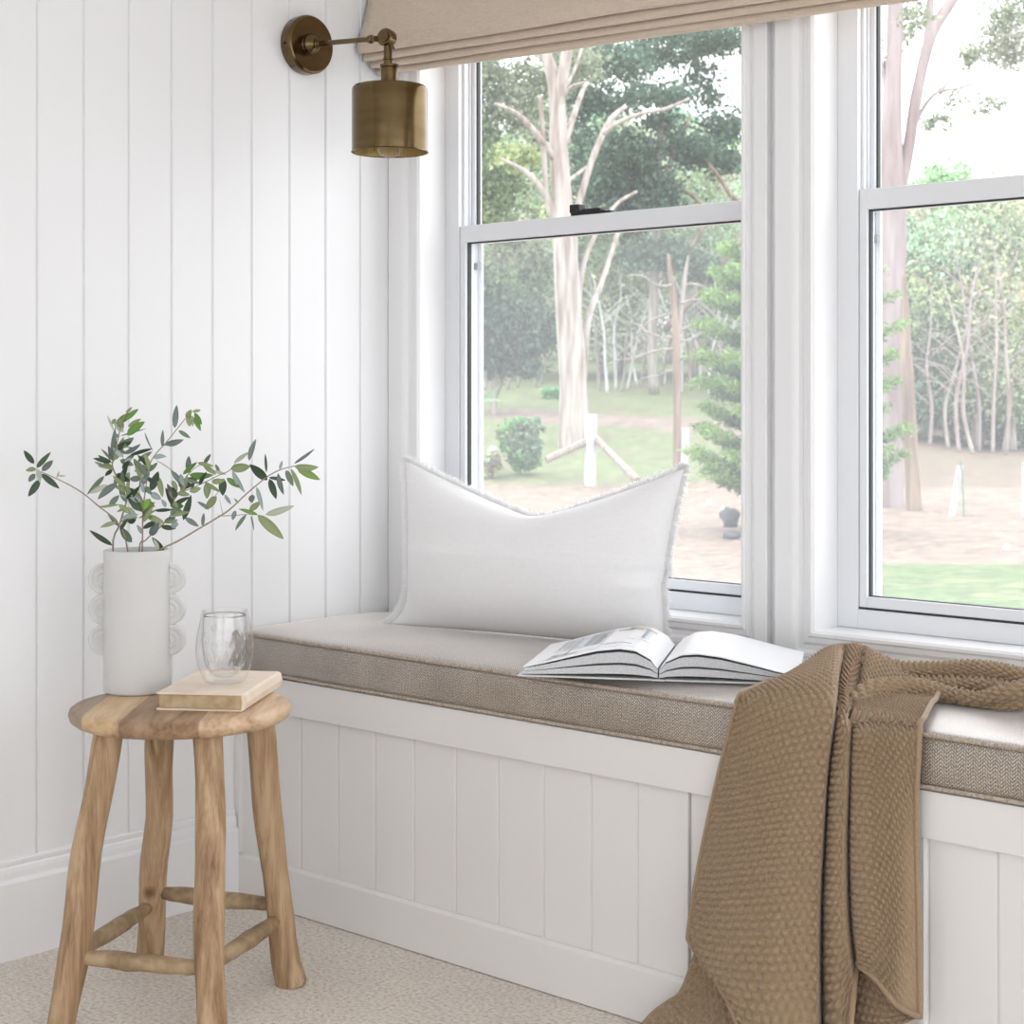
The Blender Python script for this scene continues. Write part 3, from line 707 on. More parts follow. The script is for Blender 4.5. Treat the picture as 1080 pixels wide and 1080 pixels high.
sprig('middle olive sprig leaning right of the vase above the longest one',
      [([a(760, 985), a(800, 900), a(900, 810), a(960, 740), bb(20, 650), bb(60, 600), bb(130, 570), bb(220, 530), bb(300, 490), bb(370, 458), bb(410, 410)], .0015), ([bb(60, 600), bb(80, 520), bb(170, 430), bb(230, 420)], .0009), ([bb(320, 560), bb(270, 640), bb(250, 700)], .0006)],
      [(bb(400, 410), bb(496, 340), 22, LT), (bb(495, 395), bb(540, 258), 28, GY), (bb(380, 448), bb(505, 430), 46, OL), (bb(390, 460), bb(470, 597), 28, BL), (bb(355, 505), bb(437, 567), 32, (.1, .2, .06)), (bb(335, 508), bb(330, 617), 40, DK), (bb(340, 610), bb(382, 672), 18, BL), (bb(260, 530), bb(345, 520), 28, OL), (bb(232, 530), bb(230, 637), 36, OL),
       (bb(118, 485), bb(270, 485), 38, (.1, .24, .05)), (bb(78, 482), bb(167, 403), 26, (.12, .26, .06)), (bb(170, 410), bb(275, 432), 20, OL), (bb(50, 552), bb(138, 550), 38, DK), (bb(118, 590), bb(192, 568), 28, OL), (bb(292, 622), bb(218, 702), 40, OL), (bb(242, 706), bb(168, 655), 20, GY), (bb(283, 418), bb(312, 475), 16, GY), (bb(270, 455), bb(352, 482), 18, LT),
       (bb(80, 772), bb(130, 612), 34, DK), (bb(90, 757), bb(177, 812), 26, GY), (bb(82, 682), bb(-5, 680), 32, (.08, .18, .05)), (bb(60, 480), bb(88, 562), 28, BL), (a(970, 520), a(1002, 585), 24, OL), (a(960, 740), a(1000, 690), 24, GR), (a(900, 810), a(860, 760), 20, LT), (bb(20, 650), bb(50, 700), 20, OL), (bb(40, 620), bb(0, 560), 26, GR), (a(930, 690), a(900, 640), 22, BL), (bb(130, 570), bb(150, 520), 18, DK), (a(990, 700), a(1040, 730), 22, GY), (a(950, 590), a(990, 642), 22, (.25, .22, .14)), (a(1000, 600), a(1082, 612), 26, OL), (a(860, 712), a(972, 705), 18, DK), (a(830, 870), a(888, 785), 38, GY), (a(920, 785), a(992, 752), 28, GY)], .02, .04)

# ------------------------------------------------------------------ small book on the stool
z0 = SH+.0005
bc = [Vector((.4482, -.9645))]; th_ = .6124
e1 = Vector((math.cos(th_), math.sin(th_))); e2 = Vector((-e1.y, e1.x)); Wd, Ht, Th = .1515, .237, .0295
bk = empty('book', (bc[0].x, bc[0].y, z0), 'small closed tan hardback book lying on the stool beneath the glass', 'book', rz=math.atan2(e1.y, e1.x))
def bkp(u, v, z): p = bc[0]+e1*u+e2*v; return (p.x, p.y, z0+z)
def bbox(b, u0, u1, v0, v1, za, zb):
    vs = [bkp(u, v, z) for z in (za, zb) for v in (v0, v1) for u in (u0, u1)]
    b.add(vs, [(0, 2, 3, 1), (4, 5, 7, 6), (0, 1, 5, 4), (2, 6, 7, 3), (0, 4, 6, 2), (1, 3, 7, 5)])
b = MB(); bbox(b, .003, Wd-.004, .003, Ht-.003, .0028, Th-.0028); b.build('page_block', M['bookpage'], bk, bevel=.001)
b = MB()
sp = [(0, 0), (Wd-.004, 0), (Wd+.001, .003), (Wd+.0035, Th*.5), (Wd+.001, Th-.003), (Wd-.004, Th), (0, Th), (0, Th-.0026), (Wd-.005, Th-.0026), (Wd-.003, Th*.5), (Wd-.005, .0026), (0, .0026)]
n = len(sp); vs = [bkp(u, v, z) for v in (0, Ht) for u, z in sp]
b.add(vs, [(i, (i+1) % n, n+(i+1) % n, n+i) for i in range(n)]+[(0, 1, 10, 11), (1, 2, 3, 9, 10), (3, 4, 5, 8, 9), (5, 6, 7, 8)]+[(n+11, n+10, n+1, n+0), (n+10, n+9, n+3, n+2, n+1), (n+9, n+8, n+5, n+4, n+3), (n+8, n+7, n+6, n+5)])
b.build('book_cover', M['bookcloth'], bk, bevel=.0006)

# ------------------------------------------------------------------ drinking glass (double walled, diamond cut inside)
GC = Vector((.452, -.823, z0+Th+.0005))
gl = empty('drinking_glass', GC, 'clear double walled tumbler with a diamond patterned bowl standing on the small tan book', 'glass')
b = MB(); GH = .126
outer = [(0, 0), (.030, 0), (.034, .002), (.041, .014), (.0475, .032), (.0505, .050), (.0505, .064), (.048, .084), (.044, .103), (.0405, .119), (.0395, GH-.001), (.0385, GH)]
inner = [(.0375, GH-.001), (.0375, .119), (.040, .098), (.0415, .075), (.0395, .050), (.034, .028), (.026, .016), (.016, .010), (0, .008)]
def cr(pf, k=4):
    out = []
    for i in range(len(pf)-1):
        for q in range(k):
            t = q/k; out.append((pf[i][0]*(1-t)+pf[i+1][0]*t, pf[i][1]*(1-t)+pf[i+1][1]*t))
    out.append(pf[-1]); return out
b.lathe(cr(outer, 3)+cr(inner, 3), GC, (0, 0, 1), 64)
g_ = b.build('outer_wall', M['clear'], gl, smooth=True)
b = MB(); n = 72; vs = []; P = cr([(.0372, .118), (.0392, .098), (.0405, .075), (.0385, .050), (.033, .029), (.025, .0175)], 8)
for i, (r, h) in enumerate(P):
    for k in range(n):
        t = 2*PI*k/n; w = h/.118
        rr = r-.0006-.0020*abs(math.sin(6*t+h*90))*abs(math.sin(6*t-h*90))*math.sin(PI*min(1, max(0, w)))
        vs.append((GC.x+rr*math.cos(t), GC.y+rr*math.sin(t), GC.z+h))
b.add(vs, [(i*n+k, (i+1)*n+k, (i+1)*n+(k+1) % n, i*n+(k+1) % n) for i in range(len(P)-1) for k in range(n)])
o = b.build('patterned_bowl', M['tumbler'], gl, smooth=True)
md = o.modifiers.new('t', 'SOLIDIFY'); md.thickness = .0012; md.offset = -1

# ------------------------------------------------------------------ open book on the cushion
OB = Vector((1.083, -.402, .5672)); f1 = Vector((.86, .51, 0)).normalized(); f2 = Vector((-f1.y, f1.x, 0))
ob = empty('open_book', OB, 'large open book with white pages lying on the bench cushion between pillow and throw', 'book', rz=math.atan2(f1.y, f1.x))
OW, OHh = .232, .275
def obp(u, v, z): return OB+f1*u+f2*v+Vector((0, 0, z))
b = MB()
for sgn in (-1, 1):
    vs = [obp(sgn*u, v, z) for z in (0, .0028) for u, v in ((.012, -.004), (OW+.010, -.004), (OW+.010, OHh+.004), (.012, OHh+.004))]
    b.add(vs, [(0, 1, 2, 3), (4, 7, 6, 5), (0, 4, 5, 1), (1, 5, 6, 2), (2, 6, 7, 3), (3, 7, 4, 0)])
vs = [obp(u, v, z) for z in (-.0005, .0022) for u, v in ((-.0115, -.004), (.0115, -.004), (.0115, OHh+.004), (-.0115, OHh+.004))]
b.add(vs, [(0, 1, 2, 3), (4, 7, 6, 5), (0, 4, 5, 1), (1, 5, 6, 2), (2, 6, 7, 3), (3, 7, 4, 0)])
b.build('hard_cover', M['cover'], ob, bevel=.0006)
def hump(t, h, end):   # t 0 at gutter .. 1 at fore edge
    pts = [(0, .25), (.06, .62), (.16, .93), (.28, 1.0), (.45, .88), (.65, .60), (.85, .30), (1, .12)]
    for i in range(len(pts)-1):
        if t <= pts[i+1][0]:
            k = (t-pts[i][0])/(pts[i+1][0]-pts[i][0]); k = k*k*(3-2*k) if i in (0,) else k
            y = pts[i][1]*(1-k)+pts[i+1][1]*k; break
    return y*h+end
def pagesheet(sgn, h0, h1, w, z0a, lift=0, top_end=.0, thick=True):
    K = 40; rows = []
    for i in range(K+1):
        t = i/K; rows.append((sgn*(.0015+t*w), hump(t, h0, z0a), hump(t, h1, z0a+top_end)))
    vs = []; 
    for v in (0, OHh):
        for u, za, zb in rows: vs += [obp(u, v, za), obp(u, v, zb)]
    m = (K+1)*2; fs = []
    for i in range(K):
        a = 2*i
        fs += [(a, a+2, a+3, a+1), (m+a, m+a+1, m+a+3, m+a+2), (a+1, a+3, m+a+3, m+a+1), (a, m+a, m+a+2, a+2)]
    fs += [(2*K, m+2*K, m+2*K+1, 2*K+1), (0, 1, m+1, m)]
    return vs, fs
for sgn, HH in ((-1, .044), (1, .0385)):
    # page blocks with thin near-black sheets between them, then top leaves
    for nm, h0, h1, te, w, mat in (('page_block', .006, HH*.40, .0035, OW, 'pageedge'), ('dark_sheet', HH*.42, HH*.47, .0005, OW-.004, 'darkpaper'), ('page_block', HH*.50, HH*.82, .004, OW-.003, 'pageedge'), ('dark_sheet', HH*.83, HH*.88, .0004, OW-.005, 'darkpaper'), ('top_page', HH*.94, HH*.985, .0006, OW, 'page')):
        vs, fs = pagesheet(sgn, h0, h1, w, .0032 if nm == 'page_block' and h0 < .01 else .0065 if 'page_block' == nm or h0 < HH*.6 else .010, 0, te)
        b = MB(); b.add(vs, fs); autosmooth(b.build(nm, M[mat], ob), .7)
# printed picture on the left page (flat, 0.2 mm above the sheet)
def onpage(u0, u1, v0, v1, mat, nm):
    b = MB(); K = 14; vs = []
    for v in (v0, v1):
        for i in range(K+1):
            t = u0+(u1-u0)*i/K; vs.append(obp(-(.0015+t*OW), v*OHh, hump(t, .044*.985, .0106)+.0005))
    b.add(vs, [(i, i+1, K+2+i, K+1+i) for i in range(K)]); return b.build(nm, M[mat], ob)
onpage(.12, .90, .10, .93, 'ink_pale', 'printed_picture').data.materials[0] = M['page']
for (u0, u1, v0, v1, mt) in ((.70, .716, .12, .90, 'ink_grey'), (.46, .468, .12, .9, 'ink_grey'), (.48, .69, .3, .88, 'ink_pale'), (.73, .88, .35, .88, 'ink_pale'), (.62, .88, .10, .16, 'ink_tan'), (.70, .84, .16, .25, 'ink_tan'), (.12, .42, .82, .88, 'ink_tan'), (.20, .34, .86, .95, 'ink_tan'), (.22, .45, .20, .23, 'ink_grey'), (.3, .43, .26, .28, 'ink_grey'), (.14, .2, .5, .8, 'ink_pale'), (.12, .3, .40, .42, 'ink_tan')):
    onpage(u0, u1, v0, v1, mt, 'printed_picture')

# ------------------------------------------------------------------ lumbar pillow
def pillow():
    PL, PR = Vector((.262, -.190, .564)), Vector((.858, -.105, .564))
    ax = (PR-PL).normalized(); mid = (PL+PR)/2; nf = Vector((ax.y, -ax.x, 0))         # nf faces the room
    up = (Vector((0, 0, 1))*.99-nf*.13).normalized(); nrm = ax.cross(up)             # points to the room
    root = empty('pillow', mid, 'white linen lumbar pillow with frayed fringe and a dented top leaning against the window', 'pillow')
    hw, hh = .322, .168; T = .074
    ns, ntt = 90, 60
    def outline(s, t):
        x = s*hw*(1-.030*(1-t*t)*abs(s)**3)*(1+(.065 if s < 0 else .02)*t); y = t*hh
        if t > 0: y -= t**2*.098*(1-min(1, math.sqrt((s-.02)**2+.012)/.97))**1.08*1.12
        y += .012*t*abs(s)**6 if t > 0 else 0
        y += -t*.004*(1-s*s) if t < 0 else 0
        if t < 0 and s < 0: x -= .050*(abs(s)**12)*(abs(t)**6)
        if s > 0: x -= .012*abs(s)**3*(1-abs(t+.2))
        return x, y
    def pt(s, t, side):
        x, y = outline(s, t)
        f = (max(0, 1-abs(s)**2.6)**.55)*(max(0, 1-abs(t)**2.4)**.6)
        chop = math.exp(-((s-.02)/.20)**2)*max(0, t)**1.5
        th = T*f*(1-.35*chop)*(1.12 if t < 0 else 1)
        cr = .0035*noise.noise(Vector((s*2.3, t*2.0, side*3)))*f
        # creases running down from the dent and in from the right side
        cr -= .007*math.exp(-((s-.02+.55*(1-t)*.2)/.07)**2)*max(0, t-.2)*f
        cr -= .010*math.exp(-((t+.18-.35*(s-.8))/.07)**2)*max(0, s-.62)/.38*(1 if side > 0 else 0)
        cr += .006*math.exp(-((t+.32-.2*(s-.8))/.08)**2)*max(0, s-.6)/.4*(1 if side > 0 else 0)
        base = mid+up*hh
        return base+ax*x+up*y+nrm*((th+cr)*side)
    b = MB(); idx = {}
    def warp(i, n): q = -1+2*i/n; return math.copysign(1-(1-abs(q))**1.35, q)
    for sd in (1, -1):
        for i in range(ns+1):
            for j in range(ntt+1):
                s_, t_ = warp(i, ns), warp(j, ntt)
                if i in (0, ns) or j in (0, ntt):
                    if (i, j, 1) in idx: idx[(i, j, -1)] = idx[(i, j, 1)]; continue
                idx[(i, j, sd)] = len(b.v); b.v.append(tuple(pt(s_, t_, sd)))
    for sd in (1, -1):
        for i in range(ns):
            for j in range(ntt):
                q = (idx[(i, j, sd)], idx[(i+1, j, sd)], idx[(i+1, j+1, sd)], idx[(i, j+1, sd)])
                b.f.append(q if sd > 0 else q[::-1]); b.mi.append(0)
    zmin = min(v[2] for v in b.v)
    # sit it down: flatten whatever would sink under the cushion crown
    b.v = [(x, y, z if z > .5645 else .5645+(z-.5645)*.08) for x, y, z in b.v]
    b.build('pillow_cover', M['pillow'], root, smooth=True)
    # fringe: short strands all round the seam
    b = MB(); r = random.Random(3)
    def strand(s, t, ds, dt):
        p = pt(s, t, 1); q = pt(s-ds*.02, t-dt*.02, 1)
        x0, y0 = outline(s, t)
        out = (ax*ds+up*dt).normalized(); ln = r.uniform(.007, .021)
        d = (out+ax*r.uniform(-.7, .7)*abs(dt)+up*r.uniform(-.7, .7)*abs(ds)+nrm*r.uniform(-.5, .5)).normalized()
        w = ax.cross(d) if abs(ds) < .5 else up.cross(d)
        side_ = d.cross(nrm).normalized()*.0009
        p1 = p+d*ln*.5; p2 = p+d*ln+Vector((0, 0, -.004))
        vs = [p-out*.003-side_, p-out*.003+side_, p1+side_, p2, p1-side_]
        vs = [Vector((v.x, v.y, max(v.z, .5645))) for v in vs]
        b.add(vs, [(0, 1, 2, 4), (4, 2, 3)])
    for k in range(2000):
        s = r.uniform(-1, 1); strand(s, 1, 0, 1)
        if k % 2: t = r.uniform(-1, 1); strand(-1, t, -1, 0); strand(1, t, 1, 0)
        if k % 6 == 0:
            for cs, ct in ((-1, 1), (1, 1)): strand(cs*(1-r.uniform(0, .05)), ct, cs*.7, ct*.7)
        if k % 3 == 0:
            for q_ in range(3): strand(-1, r.uniform(-1, -.6), -1, r.uniform(-.2, .5))
    for k in range(420):                                 # the frayed corner fanning out over the cushion
        p = pt(-1, r.uniform(-1, -.62), 1); h_ = (p.z-.565)/.12
        d = (-ax*r.uniform(.7, 1)+Vector((0, 0, 1))*r.uniform(-.35, .25)+nrm*r.uniform(-.35, .35)).normalized(); ln = r.uniform(.012, .034)*(1-.55*min(1, max(0, h_)))
        sd_ = d.cross(nrm).normalized()*.0010; p0 = p+ax*.006; p1 = p+d*ln*.5; p2 = p+d*ln-Vector((0, 0, .006))
        vs = [Vector((v.x, v.y, max(v.z, .5650+r.uniform(0, .004)))) for v in (p0-sd_, p0+sd_, p1+sd_, p2, p1-sd_)]
        b.add(vs, [(0, 1, 2, 4), (4, 2, 3)])
    b.build('fringe', M['fringe'], root)
pillow()

# ------------------------------------------------------------------ knitted throw
def cat(a, b_, c, d, t): return .5*((2*b_)+(c-a)*t+(2*a-5*b_+4*c-d)*t*t+(3*b_-a-3*c+d)*t**3)
def loft(rows, step=.0018):
    """rows of control points (photo x, photo y, wall-distance Y) -> dense grid, then knit relief along the normal"""
    G = np.array([[tuple(onY(*c)) if len(c) == 3 else c[:3] for c in r] for r in rows])
    def dens(G, axis, step):
        G = np.moveaxis(G, axis, 0); seg = np.linalg.norm(np.diff(G, axis=0), axis=-1).mean(axis=1); out = []; n = len(G)
        for i in range(n-1):
            k = max(2, int(seg[i]/step)); a, b2, c, d = G[max(i-1, 0)], G[i], G[i+1], G[min(i+2, n-1)]
            for q in range(k): out.append(cat(a, b2, c, d, q/k))
        out.append(G[-1]); return np.moveaxis(np.array(out), 0, axis)
    G = dens(G, 1, step); G = dens(G, 0, step)
    return G
def relief(G, amp=.0072, pu=.0118, pv=.0112, closed=False, uvs=None):
    R, Cn = G.shape[:2]
    dv = np.linalg.norm(np.diff(G, axis=0), axis=-1); v = np.vstack([np.zeros((1, Cn)), np.cumsum(dv, axis=0)])
    du = np.linalg.norm(np.diff(G, axis=1), axis=-1).mean(axis=0); u = np.concatenate([[0], np.cumsum(du)])[None, :]+np.zeros((R, 1))
    v = v.mean(axis=1, keepdims=True)*.7+v*.3
    gu = np.gradient(G, axis=1); gv = np.gradient(G, axis=0); n = np.cross(gu, gv); n /= np.linalg.norm(n, axis=-1, keepdims=True)+1e-9
    rowi = np.floor(v/pv); uu = u+(rowi % 2)*pu*.5
    h = np.minimum(1, 1.1*np.abs(np.sin(PI*uu/pu))**1.1*np.abs(np.sin(PI*v/pv))**.95)-.45
    eu = np.minimum(u, u[0, -1]-u); ev = np.minimum(v, v[-1:, :]-v); tap = np.clip(np.minimum(eu, ev)/.009, 0, 1)
    tap = tap*np.clip((n[..., 1]**2+n[..., 2]**2-.3)/.4, .2, 1)      # flatter knit inside the tight fold valleys
    return G-n*(h*amp*tap)[..., None], h
def grid_mesh(b, G, closed=False, flip=False):
    R, Cn = G.shape[:2]; o = len(b.v)
    b.v += [tuple(p) for p in G.reshape(-1, 3).tolist()]
    for i in range(R-1):
        for j in range(Cn if closed else Cn-1):
            j2 = (j+1) % Cn
            f = (o+i*Cn+j, o+i*Cn+j2, o+(i+1)*Cn+j2, o+(i+1)*Cn+j)
            b.f.append(f[::-1] if flip else f); b.mi.append(0)
def throw():
    b = MB()
    rows = [
     [(850, 708, -.10), (860, 704, -.07), (874, 699, -.04), (888, 696, -.03), (895, 696, -.03), (904, 696, -.03), (914, 700, -.03), (932, 712, -.05), (965, 724, -.12), (992, 733, -.2)],
     [(840, 709, -.17), (852, 698, -.14), (869, 686, -.12), (884, 681, -.11), (893, 680, -.11), (903, 680, -.11), (914, 683, -.11), (932, 694, -.13), (965, 716, -.18), (990, 730, -.25)],
     [(824, 717, -.25), (838, 707, -.235), (859, 695, -.215), (882, 686, -.20), (889, 699, -.175), (898, 697, -.185), (909, 703, -.18), (927, 713, -.23), (960, 731, -.27), (987, 737, -.29)],
     [(805, 726, -.33), (825, 714, -.33), (850, 704, -.32), (881, 698, -.30), (885, 722, -.265), (894, 722, -.29), (904, 733, -.27), (922, 734, -.33), (955, 741, -.35), (983, 741, -.34)],
     [(785, 736, -.42), (808, 722, -.42), (845, 717, -.42), (879, 716, -.41), (884, 742, -.36), (892, 738, -.40), (900, 750, -.36), (920, 748, -.41), (952, 754, -.42), (975, 756, -.42)],
     [(777, 744, -.455), (800, 736, -.462), (840, 734, -.468), (876, 738, -.474), (882, 762, -.449), (891, 757, -.468), (899, 770, -.449), (920, 768, -.468), (945, 770, -.466), (970, 770, -.458)],
     [(770, 768, -.460), (795, 768, -.478), (835, 769, -.488), (872, 772, -.488), (878, 786, -.451), (889, 786, -.475), (898, 792, -.451), (920, 794, -.474), (945, 797, -.472), (969, 797, -.460)],
     [(761, 805, -.460), (790, 808, -.485), (830, 812, -.495), (867, 816, -.490), (874, 820, -.453), (886, 821, -.478), (897, 824, -.453), (920, 826, -.476), (945, 829, -.476), (967, 832, -.461)],
     [(747, 865, -.462), (780, 872, -.492), (825, 880, -.508), (862, 886, -.498), (870, 890, -.456), (884, 892, -.487), (895, 895, -.456), (922, 899, -.486), (947, 902, -.481), (967, 905, -.462)],
     [(734, 930, -.470), (770, 939, -.503), (820, 950, -.522), (858, 958, -.508), (867, 962, -.461), (883, 965, -.497), (897, 966, -.461), (925, 972, -.496), (948, 977, -.487), (969, 982, -.467)],
     [(726, 985, -.480), (752, 1018, -.520), (812, 1045, -.545), (856, 1056, -.523), (867, 1060, -.470), (885, 1052, -.505), (902, 1010, -.468), (924, 1026, -.503), (945, 1052, -.497), (970, 1066, -.470)],
     [(727, 992, -.482), (760, 1042, -.528), (810, 1100, -.560), (855, 1115, -.537), (868, 1118, -.477), (888, 1100, -.510), (903, 1015, -.469), (924, 1031, -.504), (945, 1057, -.498), (970, 1070, -.471)],
     [(728, 996, -.483), (766, 1052, -.532), (805, 1148, -.575), (852, 1165, -.55), (868, 1168, -.485), (890, 1150, -.515), (904, 1017, -.4695), (925, 1034, -.504), (946, 1060, -.4985), (971, 1073, -.471)]]
    def mix(p, q, tx, ty): return (p[0]+(q[0]-p[0])*tx, p[1]+(q[1]-p[1])*tx, p[2]+(q[2]-p[2])*ty)
    full = []
    for r_ in rows:
        o = list(r_[:4]); o.append(mix(r_[3], r_[4], .6, .12)); o.append(r_[4]); o.append(mix(r_[4], r_[5], .28, .75)); o.append(r_[5]); o.append(mix(r_[5], r_[6], .72, .25)); o.append(r_[6]); o.append(mix(r_[6], r_[7], .22, .8)); o += r_[7:]
        full.append(o)
    G = loft(full)
    def push(G, yy, zz):
        ins = (G[..., 1] > yy) & (G[..., 2] < zz); dy = G[..., 1]-yy; dz = zz-G[..., 2]
        G[..., 1] = np.where(ins & (dy <= dz), yy, G[..., 1]); G[..., 2] = np.where(ins & (dy > dz), zz, G[..., 2]); return G
    G = push(G, -.4545, .5725)
    G, _ = relief(G); G = push(G, -.4505, .5690)
    G[..., 2] = np.maximum(G[..., 2], .004)
    grid_mesh(b, G, flip=True)
    for edge in (G[:, 0], G[:, -1], G[-1, :]):
        b.tube([tuple(p) for p in edge[::6].tolist()], .0042, 8, smooth_path=False)
    # under layer at the lower left, spilling onto the carpet
    rows = [[(742, 965, -.4605), (762, 975, -.463), (785, 990, -.466), (830, 1000, -.468)],
            [(736, 990, -.4615), (755, 998, -.466), (782, 1015, -.470), (830, 1025, -.472)],
            [(727, 1018, -.465), (750, 1028, -.474), (780, 1042, -.480), (830, 1050, -.480)],
            [(716, 1045, -.472), (742, 1058, -.486), (777, 1075, -.496), (830, 1085, -.49)],
            [(703, 1055, -.482), (730, 1078, -.505), (770, 1104, -.515), (830, 1115, -.50)],
            [(688, 1066, -.490), (712, 1096, -.535), (756, 1128, -.54), (830, 1140, -.51)],
            [(674, 1081, -.495), (694, 1110, -.56), (742, 1150, -.57), (828, 1160, -.52)]]
    G = loft(rows); G, _ = relief(G, pu=.0135, pv=.0125); G[..., 2] = np.maximum(G[..., 2], .003)
    grid_mesh(b, G, flip=True)
    # back layer showing below the right panel
    rows = [[(880, 985, -.455), (905, 990, -.457), (935, 1000, -.458), (962, 1010, -.457)],
            [(884, 1030, -.457), (908, 1038, -.462), (935, 1048, -.464), (962, 1052, -.460)],
            [(886, 1085, -.462), (912, 1088, -.475), (938, 1080, -.476), (968, 1069, -.466)],
            [(888, 1150, -.470), (912, 1110, -.482), (938, 1088, -.480), (969, 1073, -.468)]]
    G = loft(rows); G, _ = relief(G); G[..., 2] = np.maximum(G[..., 2], .003)
    grid_mesh(b, G, flip=True)
    # twisted rolls lying along the seat
    def roll(path, rad, lobes, twist, ph, squash=.8):
        P = np.array([tuple(onY(x, y, Y)) for x, y, Y in path]); Rd = np.array(rad)
        seg = np.linalg.norm(np.diff(P, axis=0), axis=1); out = []; rr = []
        for i in range(len(P)-1):
            k = max(2, int(seg[i]/.0018))
            for q in range(k):
                t = q/k; out.append(cat(P[max(i-1, 0)], P[i], P[i+1], P[min(i+2, len(P)-1)], t)); rr.append(Rd[i]*(1-t)+Rd[i+1]*t)
        out.append(P[-1]); rr.append(Rd[-1]); out = np.array(out); rr = np.array(rr)
        T = np.gradient(out, axis=0); T /= np.linalg.norm(T, axis=1, keepdims=True); upv = np.array([0, 0, 1.0])
        A = np.cross(T, upv); A /= np.linalg.norm(A, axis=1, keepdims=True); Bv = np.cross(A, T)
        s = np.concatenate([[0], np.cumsum(np.linalg.norm(np.diff(out, axis=0), axis=1))])
        m = 128; th = np.linspace(0, 2*PI, m, endpoint=False)
        TH, S = np.meshgrid(th, s)
        f = 1+.20*np.cos(lobes*TH+twist*S+ph)-.14*np.abs(np.cos(lobes*.5*TH+twist*.5*S+ph*1.7))+.07*np.cos(3*TH-9*S)
        r = rr[:, None]*f
        G = out[:, None, :]+A[:, None, :]*(r*np.cos(TH))[..., None]+Bv[:, None, :]*(r*np.sin(TH)*squash)[..., None]
        gu = np.gradient(G, axis=1); gv = np.gradient(G, axis=0); n = np.cross(gu, gv); n /= np.linalg.norm(n, axis=-1, keepdims=True)
        circ = 2*PI*rr.mean()*1.15; nu = max(6, round(circ/.0120)); pv = .0112
        ro = np.floor((S+TH*.012)/pv); h = np.minimum(1, 1.1*np.abs(np.sin(nu*.5*TH+(ro % 2)*PI/2))**1.1*np.abs(np.sin(PI*(S+TH*.012)/pv))**.95)-.45
        sg = 1 if (n[len(n)//2, :, :]*(G-out[:, None, :])[len(n)//2]).sum() > 0 else -1
        G = G+sg*n*(h*.0060)[..., None]; G[..., 2] = np.maximum(G[..., 2], .5655)
        grid_mesh(b, G, closed=True, flip=sg > 0)
        o = len(b.v); b.v += [tuple(out[0]), tuple(out[-1])]
        base = o-G.shape[0]*m
        for j in range(m):
            b.f.append((o, base+j, base+(j+1) % m)); b.mi.append(0); b.f.append((o+1, base+(G.shape[0]-1)*m+(j+1) % m, base+(G.shape[0]-1)*m+j)); b.mi.append(0)
    roll([(890, 718, -.135), (896, 704, -.135), (912, 701, -.14), (940, 709, -.15), (980, 710, -.15), (1025, 709, -.16), (1062, 715, -.18), (1100, 728, -.2), (1150, 742, -.2)],
         [.016, .032, .032, .025, .023, .024, .024, .026, .02], 2, 7, .4)
    roll([(898, 762, -.40), (908, 748, -.36), (926, 736, -.31), (960, 731, -.265), (1000, 736, -.245), (1035, 742, -.25), (1072, 734, -.25), (1110, 722, -.22), (1150, 722, -.2)],
         [.014, .024, .030, .026, .020, .020, .024, .026, .022], 2, 7, 1.6)
    roll([(905, 716, -.12), (950, 722, -.18), (1000, 724, -.19), (1045, 727, -.2), (1090, 735, -.21), (1150, 735, -.2)], [.016, .018, .019, .020, .022, .016], 2, 9, 0)
    o = b.build('throw_blanket', M['throw'], None, smooth=True, loc=(1.4, -.4, 0))
    tag(o, 'camel brown waffle knit throw draped over the cushion edge down to the carpet', 'blanket')
    return o
throw()

